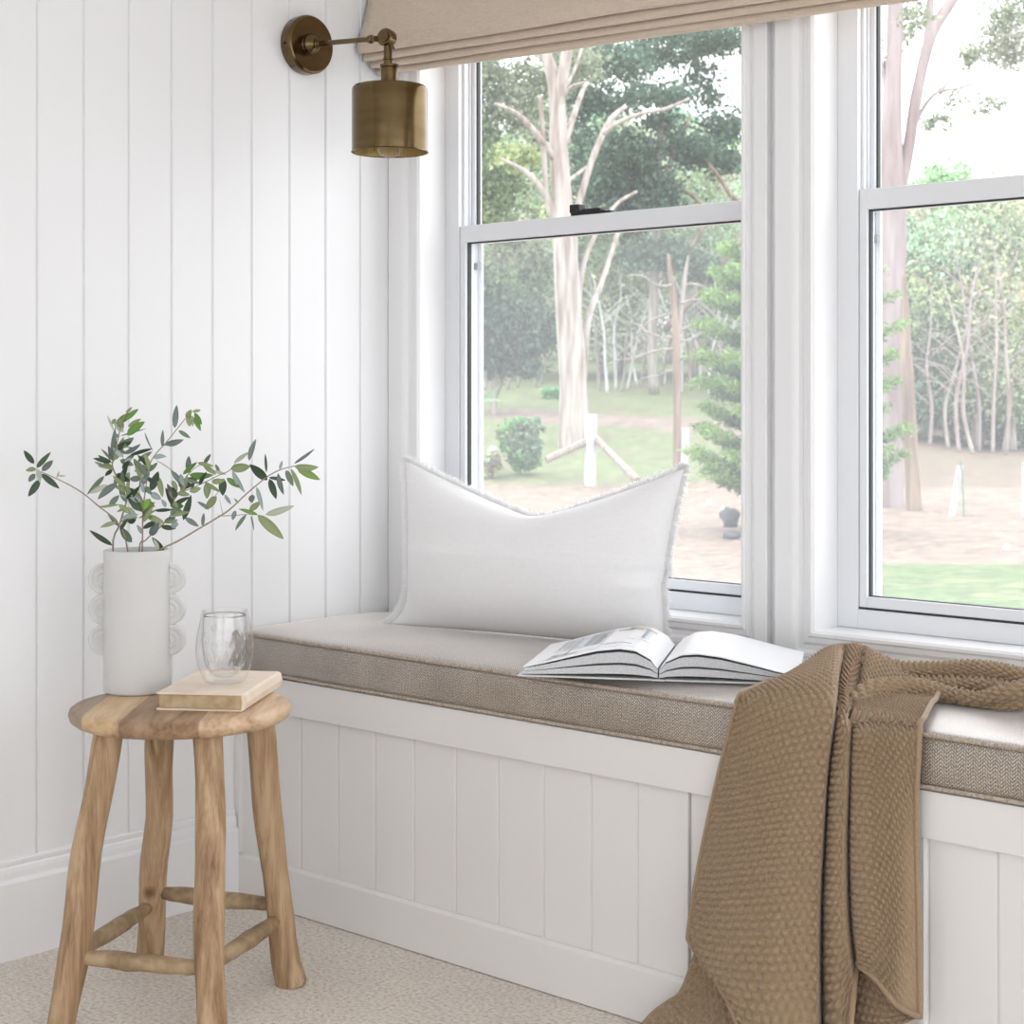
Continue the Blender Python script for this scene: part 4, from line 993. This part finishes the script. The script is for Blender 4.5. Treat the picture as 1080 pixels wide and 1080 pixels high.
# ================================================================== OUTSIDE
def hill(a, d):
    """ground height at sideways angle a and distance d (the garden is 0.5 m below the floor and rises into a hillside)"""
    s = np.clip(.062-.038*(a-.12)/.10, .003, .062)
    z = -.5+np.maximum(0, d-27)*s
    return z
def gpt(a, d):
    p = Vector((CAM.x+d*(a*RX+FX), CAM.y+d*(a*RY+FY), float(hill(a, d)))); return p
def gz(px, d): return float(hill((px-540)/FPX, d))
def ground():
    nd, na = 260, 260
    D = 3.3*np.exp(np.linspace(0, math.log(150/3.3), nd)); A = np.linspace(-.55, .85, na)
    AA, DD = np.meshgrid(A, D); Z = hill(AA, DD)
    X = CAM.x+DD*(AA*RX+FX); Y = CAM.y+DD*(AA*RY+FY)
    ok = Y > .25
    X = X-np.where(ok, 0, 0); 
    nz = np.array([[noise.noise(Vector((x*.35, y*.35, 0))) for x, y in zip(r1, r2)] for r1, r2 in zip(X, Y)])
    nf = np.array([[noise.noise(Vector((x*1.7, y*1.7, 4))) for x, y in zip(r1, r2)] for r1, r2 in zip(X, Y)])
    Z = Z+.03*nz
    mulch = np.array([.215, .165, .13]); lawn = np.array([.095, .145, .052]); grass = np.array([.125, .16, .07]); dry = np.array([.15, .118, .082]); path = np.array([.20, .155, .13])
    def sm(x, e0, e1): t = np.clip((x-e0)/(e1-e0), 0, 1); return (t*t*(3-2*t))[..., None]
    wob = 1.6*nz
    col = mulch+np.zeros(X.shape+(3,))
    right = sm(AA, .165, .185)
    hillc = grass*(1-sm(AA, .10, .2))+dry*sm(AA, .10, .2)
    hillc = hillc*(1-sm(nz+nf*.5, .05, .35)*.5)+dry*sm(nz+nf*.5, .05, .35)*.5
    k = sm(DD+wob, 27.5, 29); col = col*(1-k)+hillc*k
    # dirt track crossing the slope
    tr = DD-(43-34*(AA-.02)); m = (1-sm(np.abs(tr+wob), 1.6, 2.8))*sm(AA, -.03, .0)*(1-sm(AA, .15, .19)); col = col*(1-m)+path*m
    # lawn near the house on the right
    m = sm(-(DD+wob*.3), -15.9, -15.4)*sm(DD+nf*.4-(AA-.2)*-14, 12.6, 13.1)*right; col = col*(1-m)+(lawn*(1-.4*sm(nf, .1, .4))+np.array([.2, .19, .1])*.4*sm(nf, .1, .4))*m
    col = col*(1.06+.10*nf[..., None]+.10*RNG.standard_normal(X.shape)[..., None])
    b = MB(); G = np.stack([X, Y, Z], -1)
    R, Cn = G.shape[:2]; b.v = [tuple(p) for p in G.reshape(-1, 3).tolist()]
    for i in range(R-1):
        for j in range(Cn-1):
            if ok[i, j] and ok[i+1, j] and ok[i, j+1] and ok[i+1, j+1]: b.f.append((i*Cn+j, i*Cn+j+1, (i+1)*Cn+j+1, (i+1)*Cn+j)); b.mi.append(0)
    o = b.build('garden_ground', M['ground'], None, smooth=True, cols=np.clip(col.reshape(-1, 3), .02, .9))
    tag(o, kind='structure')
ground()

def leaves_mesh(name, clumps, size, parent=None, seed=1, flatten=1.0, mat='leaves', elong=1.9, hollow=.35, spread=.17, per=16):
    """clumps: (centre, (rx, ry, rz), count, colour); every leaf is its own small blade"""
    r = np.random.default_rng(seed); V = []; Cc = []
    for c, rad, n, col in clumps:
        d = r.normal(size=(n, 3)); d /= np.linalg.norm(d, axis=1, keepdims=True)
        rr = (hollow+(1-hollow)*r.random(n)**.6)[:, None]
        p = np.array(c)+d*rr*np.array(rad)
        # gather the leaves into tufts so sky shows between them
        tuft = r.normal(size=(max(3, int(n/per)), 3)); tuft /= np.linalg.norm(tuft, axis=1, keepdims=True)
        tc = np.array(c)+tuft*np.array(rad)*(.25+.75*r.random((len(tuft), 1))**.5)
        pick = r.integers(0, len(tuft), n); p = tc[pick]+r.normal(size=(n, 3))*np.array(rad)*spread
        a = r.normal(size=(n, 3)); a /= np.linalg.norm(a, axis=1, keepdims=True); q = r.normal(size=(n, 3)); w = np.cross(a, q); w /= np.linalg.norm(w, axis=1, keepdims=True)
        s = size*(.6+.8*r.random((n, 1)))
        V.append(np.stack([p-a*s*elong*.5, p+w*s*.5, p+a*s*elong*.5, p-w*s*.5], 1))
        k = (1+.28*r.standard_normal((n, 1)))*np.array(col); Cc.append(np.repeat(np.clip(k, .01, .95)[:, None, :], 4, 1))
    V = np.concatenate(V).reshape(-1, 3); Cc = np.concatenate(Cc).reshape(-1, 3); n = len(V)//4
    me = bpy.data.meshes.new(name); o = bpy.data.objects.new(name, me); C.objects.link(o)
    off = Vector(parent.location) if parent is not None else Vector((0, 0, 0))
    V = V-np.array(off)
    me.vertices.add(len(V)); me.vertices.foreach_set('co', V.astype(np.float32).ravel())
    me.loops.add(4*n); me.loops.foreach_set('vertex_index', np.arange(4*n, dtype=np.int32))
    me.polygons.add(n); me.polygons.foreach_set('loop_start', np.arange(0, 4*n, 4, dtype=np.int32)); me.polygons.foreach_set('loop_total', np.full(n, 4, dtype=np.int32))
    me.update(calc_edges=True); me.materials.append(M[mat])
    ca = me.color_attributes.new('Col', 'FLOAT_COLOR', 'POINT'); c4 = np.ones((len(V), 4), dtype=np.float32); c4[:, :3] = Cc; ca.data.foreach_set('color', c4.ravel())
    if parent is not None: o.parent = parent
    return o
def pxr(w, d): return w*.5*d/FPX
def limb(b, pl, d, n=8, curve=0):
    """pl: list of (photo x, photo y, photo width) at distance d (+ an optional offset)"""
    pts = []; rad = []
    for i, q in enumerate(pl):
        dd = d+(q[3] if len(q) > 3 else 0)+curve*i/(len(pl)-1); pts.append(far(q[0], q[1], dd)); rad.append(pxr(q[2], dd))
    b.tube(pts, rad, n, wob=.12, seed=pl[0][0]*.1)
def clump(px, py, rx, ry, d, n, col, off=0):
    dd = d+off; k = dd/FPX; c = far(px, py, dd); return (tuple(c), (rx*k, rx*k, ry*k), n, col)
DG = (.10, .17, .115); MG = (.21, .30, .15); SG = (.29, .34, .235); YG = (.42, .50, .24); PG = (.50, .55, .40); BR = (.48, .42, .34)
# --- the big pale gum in the left window
d = 35; base = far(603, 474, d); base.z = gz(603, d)
t = empty('gum_tree', base, 'big pale smooth-barked gum tree with many bare limbs seen through the left window', 'tree')
b = MB(); limb(b, [(605, 478, 36), (605, 440, 31), (604, 400, 30), (600, 330, 28), (596, 260, 26), (592, 200, 21), (589, 150, 19), (588, 110, 18), (583, 80, 14), (572, 50, 13), (560, 20, 12), (545, -40, 10)], d, 14)
b.build('trunk', M['gum'], t, smooth=True)
for pl in ([(588, 118, 14), (592, 90, 13), (597, 60, 13), (604, 20, 12), (612, -30, 9)], [(588, 172, 9), (576, 155, 8), (563, 138, 7), (545, 120, 6), (522, 109, 3)], [(589, 245, 10), (580, 215, 9), (568, 195, 8), (552, 180, 6), (528, 167, 3)],
           [(586, 240, 8), (577, 210, 7), (574, 170, 6), (572, 130, 5), (569, 100, 4)], [(596, 150, 7), (604, 125, 7), (611, 105, 6), (618, 88, 4)], [(594, 105, 5), (602, 92, 4), (613, 88, 3), (617, 86, 2)], [(594, 95, 5), (604, 78, 4), (614, 50, 3)],
           [(606, 300, 9), (606, 240, 8), (613, 205, 8), (624, 170, 7), (634, 145, 7), (645, 125, 6), (660, 112, 5)], [(636, 141, 5), (655, 128, 5), (680, 119, 4), (702, 115, 4), (727, 104, 3)], [(597, 192, 5), (610, 183, 4), (624, 172, 3)],
           [(615, 395, 6), (611, 340, 6), (612, 300, 6), (620, 265, 5), (636, 235, 5), (652, 214, 4), (672, 202, 3)], [(616, 400, 7), (620, 340, 7), (634, 300, 6), (644, 270, 5), (652, 245, 5)], [(582, 328, 3), (579, 318, 3), (575, 313, 2)]):
    b = MB(); limb(b, pl, d, 8, curve=random.uniform(-1.2, 1.2)); b.build('limb', M['gum'], t, smooth=True)
cl = [clump(x, y, rx, ry, d, n, c, o) for x, y, rx, ry, n, c, o in ((545, 120, 30, 28, 1300, SG, 3), (530, 190, 26, 34, 1500, MG, 2), (555, 85, 34, 22, 1300, SG, 4), (530, 250, 24, 30, 1200, SG, 4), (610, 70, 26, 20, 800, SG, 3), (630, 250, 22, 26, 700, MG, 3), (545, 165, 22, 16, 700, YG, 1), (570, 30, 40, 22, 1200, SG, 2), (515, 90, 20, 40, 1500, SG, 3), (512, 150, 16, 30, 1000, MG, 3), (512, 210, 16, 40, 1200, (.30, .38, .18), 2), (600, 60, 30, 20, 700, SG, 4), (580, 150, 24, 50, 900, SG, 5))]
leaves_mesh('foliage', cl, .07, t, 11, spread=.24)
# --- dark spreading tree right of it
d = 52; base = far(690, 430, d); base.z = gz(690, d)
t = empty('spreading_tree', base, 'tall dark green spreading tree filling the upper right of the left window', 'tree')
b = MB(); limb(b, [(690, 415, 12), (688, 360, 11), (690, 300, 10), (692, 240, 9), (694, 170, 8), (700, 100, 6)], d, 8); b.build('trunk', M['greybark'], t, smooth=True)
for pl in ([(700, 350, 7), (790, 240, 7), (770, 205, 6), (752, 178, 4), (735, 160, 3)], [(692, 245, 6), (700, 190, 5), (712, 160, 4), (728, 120, 3)], [(692, 200, 6), (670, 160, 4), (650, 120, 3)], [(700, 300, 6), (745, 230, 5), (715, 195, 4), (700, 185, 2)]):
    b = MB(); limb(b, pl, d, 6); b.build('limb', M['brownbark'], t, smooth=True)
cl = [clump(x, y, rx, ry, d, n, DG, o) for x, y, rx, ry, n, o in ((650, 66, 44, 20, 1500, 0), (705, 50, 46, 18, 1700, 2), (755, 40, 36, 14, 1200, 0), (640, 106, 34, 16, 900, 2), (690, 100, 36, 14, 800, -1), (738, 92, 24, 24, 600, 1), (660, 160, 38, 20, 1500, 0), (655, 200, 42, 28, 3000, 1), (695, 205, 26, 28, 1500, 0), (640, 235, 38, 20, 1700, 2), (730, 158, 30, 16, 1100, 0), (764, 138, 26, 20, 900, 1), (758, 172, 26, 12, 600, 1), (615, 160, 22, 60, 1300, 3), (690, 270, 44, 16, 1500, 0), (745, 285, 26, 12, 500, 0), (625, 265, 36, 14, 800, 2), (700, 130, 30, 12, 500, 0), (610, 95, 24, 24, 600, 2))]
leaves_mesh('foliage', cl, .105, t, 12, spread=.24)
# --- smaller dark tree at the left edge
d = 44; base = far(522, 455, d); base.z = gz(522, d)
t = empty('bushy_tree', base, 'dark bushy tree with a thin grey trunk at the left edge of the left window', 'tree')
b = MB(); limb(b, [(521, 462, 7), (521, 420, 7), (521, 385, 6), (518, 350, 6), (515, 310, 4)], d, 8); limb(b, [(521, 425, 4), (530, 400, 4), (540, 378, 3), (546, 350, 2)], d, 6); b.build('trunk', M['greybark'], t, smooth=True)
cl = [clump(x, y, rx, ry, d, n, c, o) for x, y, rx, ry, n, c, o in ((530, 340, 34, 34, 3000, DG, 0), (560, 350, 26, 30, 2000, DG, 1), (520, 375, 22, 20, 1200, DG, 0), (550, 300, 36, 30, 2200, MG, 2), (515, 290, 24, 40, 1800, MG, 0), (560, 270, 30, 24, 1400, SG, 2), (500, 340, 24, 50, 1800, DG, 0), (555, 388, 22, 10, 500, DG, 0))]
leaves_mesh('foliage', cl, .09, t, 13, spread=.24)
# --- thin brown half bare tree
d = 28.5; base = far(712, 516, d); base.z = gz(712, d)
t = empty('bare_tree', base, 'thin brown half-bare tree with forked top between the two white posts', 'tree')
b = MB(); limb(b, [(713, 520, 9), (714, 470, 8), (714, 400, 9), (713, 350, 9), (711, 320, 7), (707, 290, 5), (705, 268, 3)], d, 8); b.build('trunk', M['brownbark'], t, smooth=True)
rr = random.Random(5)
b = MB(); limb(b, [(716, 352, 5), (719, 325, 5), (723, 290, 4), (726, 270, 2)], d, 6)
for x, y, sx in ((713, 355, -1), (715, 350, 1), (713, 330, -1), (718, 320, 1), (709, 300, -1), (716, 380, 1), (712, 390, -1), (712, 368, -1), (718, 360, 1), (722, 300, 1)):
    q = [(x, y, 3)]; xx, yy = x, y; k = rr.uniform(10, 20); s = rr.uniform(-6, 2)
    for i in range(5): xx += sx*k*rr.uniform(.6, 1); yy += s; s += rr.uniform(2, 5) if rr.random() < .75 else -4; q.append((xx, yy, 2.6-.4*i))
    limb(b, q, d, 5, curve=rr.uniform(-2, 2))
b.build('limb', M['greybark'], t, smooth=True)
# --- pink gum pair in the right window
d = 23.5; base = far(936, 535, d); base.z = gz(936, d)
t = empty('twin_gum_tree', base, 'tall pinkish grey gum tree forking into twin stems at the left of the right window', 'tree')
b = MB(); limb(b, [(934, 540, 36), (935, 500, 32), (937, 420, 29), (939, 330, 27), (943, 250, 26), (941, 190, 27), (940, 130, 21), (943, 60, 17), (945, -10, 16), (946, -80, 12)], d, 14); b.build('trunk', M['pinkgum'], t, smooth=True)
for pl in ([(948, 205, 14), (956, 170, 13), (962, 130, 13), (971, 80, 12), (983, 35, 13), (1003, 2, 12), (1030, -40, 8)], [(977, 50, 9), (981, 10, 8), (982, -40, 7)], [(962, 140, 4), (975, 112, 4), (990, 97, 3), (1015, 92, 2.5), (1042, 83, 1.5)], [(990, 98, 3), (1005, 82, 2.5), (1020, 68, 1.5)], [(941, 130, 5), (930, 70, 4), (925, 40, 3)]):
    b = MB(); limb(b, pl, d, 8); b.build('limb', M['pinkgum'], t, smooth=True)
cl = [clump(x, y, rx, ry, d, n, c, o) for x, y, rx, ry, n, c, o in ((1060, 48, 26, 22, 1200, (.38, .40, .32), 2), (1070, 12, 30, 18, 700, SG, 2), (1025, 62, 14, 12, 220, SG, 1), (970, 15, 18, 14, 200, SG, -1), (990, 130, 16, 10, 160, SG, 1), (1050, 110, 24, 10, 130, SG, 1), (930, 60, 10, 20, 140, SG, 1), (955, 40, 12, 20, 120, SG, 1), (1000, 100, 20, 10, 90, SG, 2))]
leaves_mesh('foliage', cl, .045, t, 14, spread=.28)
d = 22.8; base = far(963, 540, d); base.z = gz(963, d)
t = empty('dead_tree', base, 'broken brown dead trunk standing right beside the pinkish twin gum', 'tree')
b = MB(); limb(b, [(965, 545, 18), (962, 500, 15), (960, 450, 14), (957, 400, 14), (955, 360, 12), (954, 320, 9), (953, 288, 4)], d, 10); b.build('trunk', M['brownbark'], t, smooth=True)
# --- young conifer behind the mullion, its tiers reaching into both windows
d = 19; cxp = 842; base = far(cxp, 416+(1.05+.5)*FPX/d, d); base.z = -.5
t = empty('young_conifer', base, 'young bright green conifer with tiered drooping branches showing on both sides of the window mullion', 'tree')
b = MB(); limb(b, [(842, 562, 9), (842, 450, 7), (842, 330, 5), (842, 215, 3)], d, 8); b.build('trunk', M['brownbark'], t, smooth=True)
V = []; cc = []; r = np.random.default_rng(4); cen = far(cxp, 416, d)
tiers = [(508, .98, 13), (488, 1.22, 14), (462, 1.22, 14), (440, 1.05, 12), (412, 1.22, 14), (385, 1.2, 14), (352, 1.1, 12), (322, 1.1, 12), (296, 1.0, 11), (270, .85, 10), (245, .6, 9), (225, .4, 8)]
clp = []; br = MB(); rr = random.Random(8)
for k, (py, rad, nb) in enumerate(tiers):
    z = 1.05+(416-py)*d/FPX
    for q in range(nb):
        an = 2*PI*(q+.5*(k % 2)+rr.uniform(-.12, .12))/nb; R_ = rad*rr.uniform(.85, 1.05)
        if q == 0: an = math.atan2(-RY, -RX)
        if q == 1: an = math.atan2(RY, RX)
        p = [Vector((cen.x+math.cos(an)*R_*s, cen.y+math.sin(an)*R_*s, z-.10*math.sin(PI*s)*1.3+.12*s*s)) for s in (.05, .35, .7, 1)]
        br.tube(p, [.014, .010, .007, .004], 5)
        for s in np.linspace(.3, 1.0, 12):
            c = p[0].lerp(p[3], s); c.z = z-.10*math.sin(PI*s)*1.3+.12*s*s
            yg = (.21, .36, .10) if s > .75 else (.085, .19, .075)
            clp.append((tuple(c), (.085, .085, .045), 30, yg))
br.build('boughs', M['brownbark'], t)
leaves_mesh('needles', clp, .022, t, 15, elong=4, spread=.45, per=4)
# --- shrubs
def shrub(name, px, py, w, h, d, col, n, label, size=.07):
    base = far(px, py+h, d); base.z = gz(px, d); t = empty(name, base, label, 'shrub')
    top = far(px, py, d)
    b = MB(); c = Vector((base.x, base.y, base.z))
    for q in range(4): b.tube([c, c+(top-c)*.5+Vector((random.uniform(-.1, .1), random.uniform(-.1, .1), 0)), top+Vector((random.uniform(-.2, .2), random.uniform(-.2, .2), 0))], [.02, .014, .008], 5)
    b.build('stem', M['brownbark'], t)
    rr = random.Random(px); cl = [clump(px+rr.uniform(-.42, .42)*w, py+(-.40+1.2*(q/13))*h, w*.62, h*.34, d, n//14, tuple(v*rr.uniform(.8, 1.25) for v in col), rr.uniform(-.3, .3)) for q in range(14)]
    leaves_mesh('foliage', cl, size, t, px)
shrub('round_shrub', 549, 462, 25, 31, 29.5, (.20, .36, .17), 5200, 'rounded green shrub left of the large white fence post outside', .05)
shrub('small_shrub', 582, 416, 13, 12, 50, (.25, .42, .22), 1500, 'small green shrub on the slope just left of the pale gum trunk', .08)
shrub('low_shrub', 519, 487, 11, 13, 29, (.38, .42, .28), 1200, 'low pale straggly shrub at the bottom left of the left window', .05)
# --- posts
def post(name, label, pl, d, mat, cat='post', n=10, parts=None):
    base = far(pl[0][0], pl[0][1], d); base.z = min(base.z, gz(pl[0][0], d)) if True else base.z
    b = MB(); limb2 = [far(x, y, d+(q[0] if q else 0)) for x, y, w, *q in pl]; rad = [pxr(w, d) for x, y, w, *q in pl]
    b.tube(limb2, rad, n, smooth_path=False)
    if parts:
        t = empty(name, base, label, cat); b.build('post', M[mat], t)
        for nm, pp, mt in parts:
            b = MB(); b.tube([far(x, y, d+o) for x, y, w, o in pp], [pxr(w, d) for x, y, w, o in pp], 8, smooth_path=False); b.build(nm, M[mt], t)
    else: tag(b.build(name, M[mat], None, loc=base), label, cat)
post('fence_post', 'thick white fence post with two slanting braces outside the left window', [(622, 517, 12.5), (623, 478, 13), (623, 437, 13.5)], 28, 'postwhite', parts=[('brace', [(576, 485, 8, -.3), (618, 466, 9, 0)], 'log'), ('brace', [(627, 461, 8, 0), (672, 507, 9, -1)], 'log')])
post('slim_post', 'slim white post right of the bare brown tree outside', [(721, 524, 8), (722, 485, 8), (723.5, 451, 8)], 27, 'postwhite')
post('leaning_post', 'leaning white post outside the right window', [(1003.5, 548, 7), (1008, 518, 7), (1012.5, 491, 7)], 22, 'postwhite')
post('garden_stake', 'thin green stake beside the leaning white post', [(1017, 553, 1.6), (1015, 500, 1.4), (1013, 486, 1.4)], 21.8, 'stake', 'stake', 6)
post('edge_post', 'white post cut by the right edge of the photo', [(1080, 545, 7), (1081, 515, 7), (1081, 488, 7)], 22, 'postwhite')
# --- stones
def stone(name, px, py, w, h, d, mat, label, zb=None):
    b = MB(); c = far(px, py, d); s = d/FPX; n, m = 14, 10; vs = []
    for i in range(m+1):
        for k in range(n):
            ph = PI*i/m-PI/2; t = 2*PI*k/n; v = Vector((math.cos(ph)*math.cos(t), math.cos(ph)*math.sin(t), math.sin(ph)))
            j = 1+.5*noise.noise(v*1.8+Vector((px, py*.1, 0))); vs.append(c+Vector((v.x*w*s*.5*j, v.y*w*s*.5*j, v.z*h*s*.5*j)))
    b.add(vs, [(i*n+k, i*n+(k+1) % n, (i+1)*n+(k+1) % n, (i+1)*n+k) for i in range(m) for k in range(n)])
    tag(b.build(name, M[mat], None, smooth=True, loc=(c.x, c.y, c.z-h*s*.5)), label, 'rock')
def dg(py): return 1.55*FPX/(py-416)
stone('garden_rock', 770, 546, 20, 22, dg(556), 'rock', 'upright dark grey rock by the right edge of the left window')
stone('garden_rock', 772, 564, 19, 10, dg(568), 'rock', 'flat dark grey rock just in front of the upright one')
stone('white_stone', 763, 536, 5, 6, dg(538), 'whitestone', 'small white stone beside the upright dark rock')
stone('white_stone', 748, 530, 5, 8, dg(533), 'whitestone', 'small pointed white stone left of the dark rocks')
stone('white_stone', 520, 474, 10, 6, 30, 'whitestone', 'white stone in front of the low shrub at far left')
stone('white_stone', 1062, 578, 7, 8, dg(581), 'whitestone', 'small white stone on the mulch beyond the lawn at right')
# --- shrubby plant tip close to the window
pb = Vector(far(499, 432, 5.2)); g0 = Vector((pb.x, pb.y, -.5))
t = empty('window_plant', g0, 'slim green plant shoot with two long leaves just outside the left window edge', 'plant')
b = MB(); b.tube([g0, g0.lerp(pb, .6)+Vector((.03, 0, 0)), pb], [.006, .004, .002], 6); b.build('stem', M['twig'], t, smooth=True)
b = MB(); cols = []
for q, (p, e, w) in enumerate((((499, 432), (527, 407), 34), ((499, 424), (531, 422), 26), ((499, 430), (513, 433), 22), ((499, 425), (480, 410), 26))):
    leafgeo(b, cols, far(*p, 5.2), far(*e, 5.2), w/6*5.2/FPX, (.14, .24, .12), .15, q)
b.build('leaves', M['olive'], t, smooth=True, cols=np.array(cols))

# --- the wood behind: prototypes then copies
def proto(name, label, group, seed, col, H, trunkmat, dense=13000, lean=0, bare=.35):
    r_ = random.Random(seed); t = empty(name, (0, 0, 0), label, 'tree', group)
    b = MB(); pts = [(lean*H*s*s+r_.uniform(-.1, .1), r_.uniform(-.1, .1), H*s*.85) for s in (0, .25, .5, .75, 1)]
    b.tube(pts, [.17, .14, .11, .08, .03], 7)
    for q in range(9):
        s = r_.uniform(.25, .8); a0 = Vector((lean*H*s*s, 0, H*s*.85)); an = r_.uniform(0, 2*PI); ln = r_.uniform(1, 2.6)
        b.tube([a0, a0+Vector((math.cos(an)*ln*.5, math.sin(an)*ln*.5, ln*.5)), a0+Vector((math.cos(an)*ln, math.sin(an)*ln, ln*r_.uniform(.3, 1.1)))], [.06, .04, .015], 5)
    b.build('trunk', M[trunkmat], t, smooth=True)
    cl = []
    for q in range(16):
        s = r_.uniform(bare, 1); rr = 1.5*math.sin(PI*min(1, (s-bare)/(1.05-bare)*.8+.2))+.5; an = r_.uniform(0, 2*PI); k = r_.uniform(0, 1.5)
        cl.append(((lean*H*s*s+math.cos(an)*k, math.sin(an)*k, H*s), (rr, rr, rr*.7), dense//16, tuple(v*r_.uniform(.8, 1.2) for v in col)))
    leaves_mesh('foliage', cl, .09, t, seed)
    return t
def copy_tree(o):
    c = o.copy(); C.objects.link(c)
    for ch in list(o.children): k = ch.copy(); C.objects.link(k); k.parent = c
    return c
GL = 'trees of the wood beyond the slope, left window'; GR_ = 'trees of the wood beyond the slope, right window'
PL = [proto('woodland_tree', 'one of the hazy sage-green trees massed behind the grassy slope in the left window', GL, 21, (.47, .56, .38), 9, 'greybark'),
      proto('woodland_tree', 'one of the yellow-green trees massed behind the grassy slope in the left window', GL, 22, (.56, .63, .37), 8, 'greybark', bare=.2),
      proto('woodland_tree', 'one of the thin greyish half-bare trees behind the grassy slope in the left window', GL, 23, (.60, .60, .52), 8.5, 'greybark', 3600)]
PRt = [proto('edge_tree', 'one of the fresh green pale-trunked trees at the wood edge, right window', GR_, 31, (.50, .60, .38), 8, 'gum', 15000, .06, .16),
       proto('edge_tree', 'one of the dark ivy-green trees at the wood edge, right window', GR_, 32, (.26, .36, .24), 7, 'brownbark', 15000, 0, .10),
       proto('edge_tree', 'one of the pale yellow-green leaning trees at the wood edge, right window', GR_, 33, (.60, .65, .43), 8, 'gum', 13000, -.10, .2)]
used = set(); rr = random.Random(17)
def plant(protos, k, px, d, sc):
    p = protos[k]
    o = p if id(p) not in used else copy_tree(p)
    used.add(id(p)); q = gpt((px-540)/FPX, d); o.location = (q.x, q.y, q.z-.05); o.rotation_euler = (0, 0, rr.uniform(0, 6.28)); o.scale = (sc, sc, sc*rr.uniform(.92, 1.1))
lst = []
for i, px in enumerate(range(470, 850, 32)): lst.append((PL, (0, 1, 2, 0, 1)[i % 5], px+rr.uniform(-8, 8), 62+rr.uniform(-3, 3), rr.uniform(.75, .95)))
for i, px in enumerate(range(455, 860, 36)): lst.append((PL, (1, 0, 0, 2)[i % 4], px+rr.uniform(-8, 8), 76+rr.uniform(-3, 3), rr.uniform(.95, 1.15)))
for i, px in enumerate(range(470, 800, 60)): lst.append((PL, (0, 1)[i % 2], px+rr.uniform(-8, 8), 92, 1.35))
for i, px in enumerate(range(880, 1180, 24)): lst.append((PRt, (0, 1, 2, 1, 0, 0)[i % 6], px+rr.uniform(-6, 6), 48+rr.uniform(-2.5, 3), rr.uniform(.72, .92)))
for i, px in enumerate(range(880, 1180, 30)): lst.append((PRt, (1, 0, 1, 2)[i % 4], px+rr.uniform(-8, 8), 58+rr.uniform(-3, 3), rr.uniform(.85, 1.05)))
for i, px in enumerate(range(860, 1200, 44)): lst.append((PRt, (1, 0)[i % 2], px+rr.uniform(-8, 8), 70, 1.05))
for a in lst: plant(*a)

# --- slender saplings at the foot of the wood
rs = random.Random(29)
def sapling(px, d, h, label, group, mt):
    q = gpt((px-540)/FPX, d); t = empty('sapling', q, label, 'tree', group); b = MB(); ln = rs.uniform(-.35, .35)
    P_ = [Vector((q.x+ln*s_*s_*h*RX+rs.uniform(-.12, .12), q.y+ln*s_*s_*h*RY, q.z-.05+h*s_)) for s_ in (0, .25, .5, .75, 1)]
    b.tube(P_, [.055, .05, .04, .03, .012], 6)
    for k in range(5):
        a0 = P_[1].lerp(P_[3], rs.random()); sg = rs.choice((-1, 1)); l_ = rs.uniform(.6, 1.7)
        b.tube([a0, a0+Vector((sg*l_*.5*RX, sg*l_*.5*RY, l_*.45)), a0+Vector((sg*l_*RX, sg*l_*RY, l_*rs.uniform(.3, 1)))], [.02, .014, .006], 5)
    b.build('trunk', M[mt], t, smooth=True)
for i in range(20): sapling(632+i*8+rs.uniform(-4, 4), rs.uniform(52, 58), rs.uniform(3, 5.5), 'one of the slender pale bare saplings along the wood edge, left window', 'bare saplings, left window', 'postwhite' if i % 3 else 'greybark')
for i in range(6): sapling(512+i*13+rs.uniform(-4, 4), rs.uniform(52, 58), rs.uniform(3.5, 6), 'one of the slender pale bare saplings along the wood edge, left window', 'bare saplings, left window', 'greybark')
for i in range(9): sapling(985+i*12+rs.uniform(-4, 4), rs.uniform(42, 46), rs.uniform(4, 6), 'one of the leaning pinkish saplings along the wood edge, right window', 'leaning saplings, right window', 'gum' if i % 2 else 'pinkgum')

# ================================================================== LIGHT, CAMERA
w = bpy.data.worlds.new('overcast'); bpy.context.scene.world = w; w.use_nodes = True
bg = w.node_tree.nodes['Background']; nt = w.node_tree
tc = nt.nodes.new('ShaderNodeTexCoord'); sp = nt.nodes.new('ShaderNodeSeparateXYZ'); nt.links.new(tc.outputs['Generated'], sp.inputs[0])
mr = nt.nodes.new('ShaderNodeMapRange'); nt.links.new(sp.outputs[2], mr.inputs[0])        # overcast sky: the zenith is brighter than the horizon
mr.inputs[1].default_value = 0; mr.inputs[2].default_value = 1; mr.inputs[3].default_value = 2.35; mr.inputs[4].default_value = 4.6
nt.links.new(mr.outputs[0], bg.inputs[1]); bg.inputs[0].default_value = (.965, .975, 1.0, 1)
cd = bpy.data.cameras.new('camera'); cam = bpy.data.objects.new('camera', cd); C.objects.link(cam)
cd.sensor_width = 36; cd.lens = FPX/1080*36; cd.shift_y = -(540-HOR)/1080; cd.clip_end = 500
cam.location = CAM; cam.rotation_euler = (PI/2, 0, math.atan2(RY, RX)); 
cd.dof.use_dof = True; cd.dof.focus_distance = 3.1; cd.dof.aperture_fstop = 13
sc = bpy.context.scene; sc.camera = cam
sc.view_settings.view_transform = 'Standard'; sc.view_settings.look = 'None'; sc.view_settings.gamma = 1; sc.view_settings.exposure = 0
sc.view_settings.use_curve_mapping = False
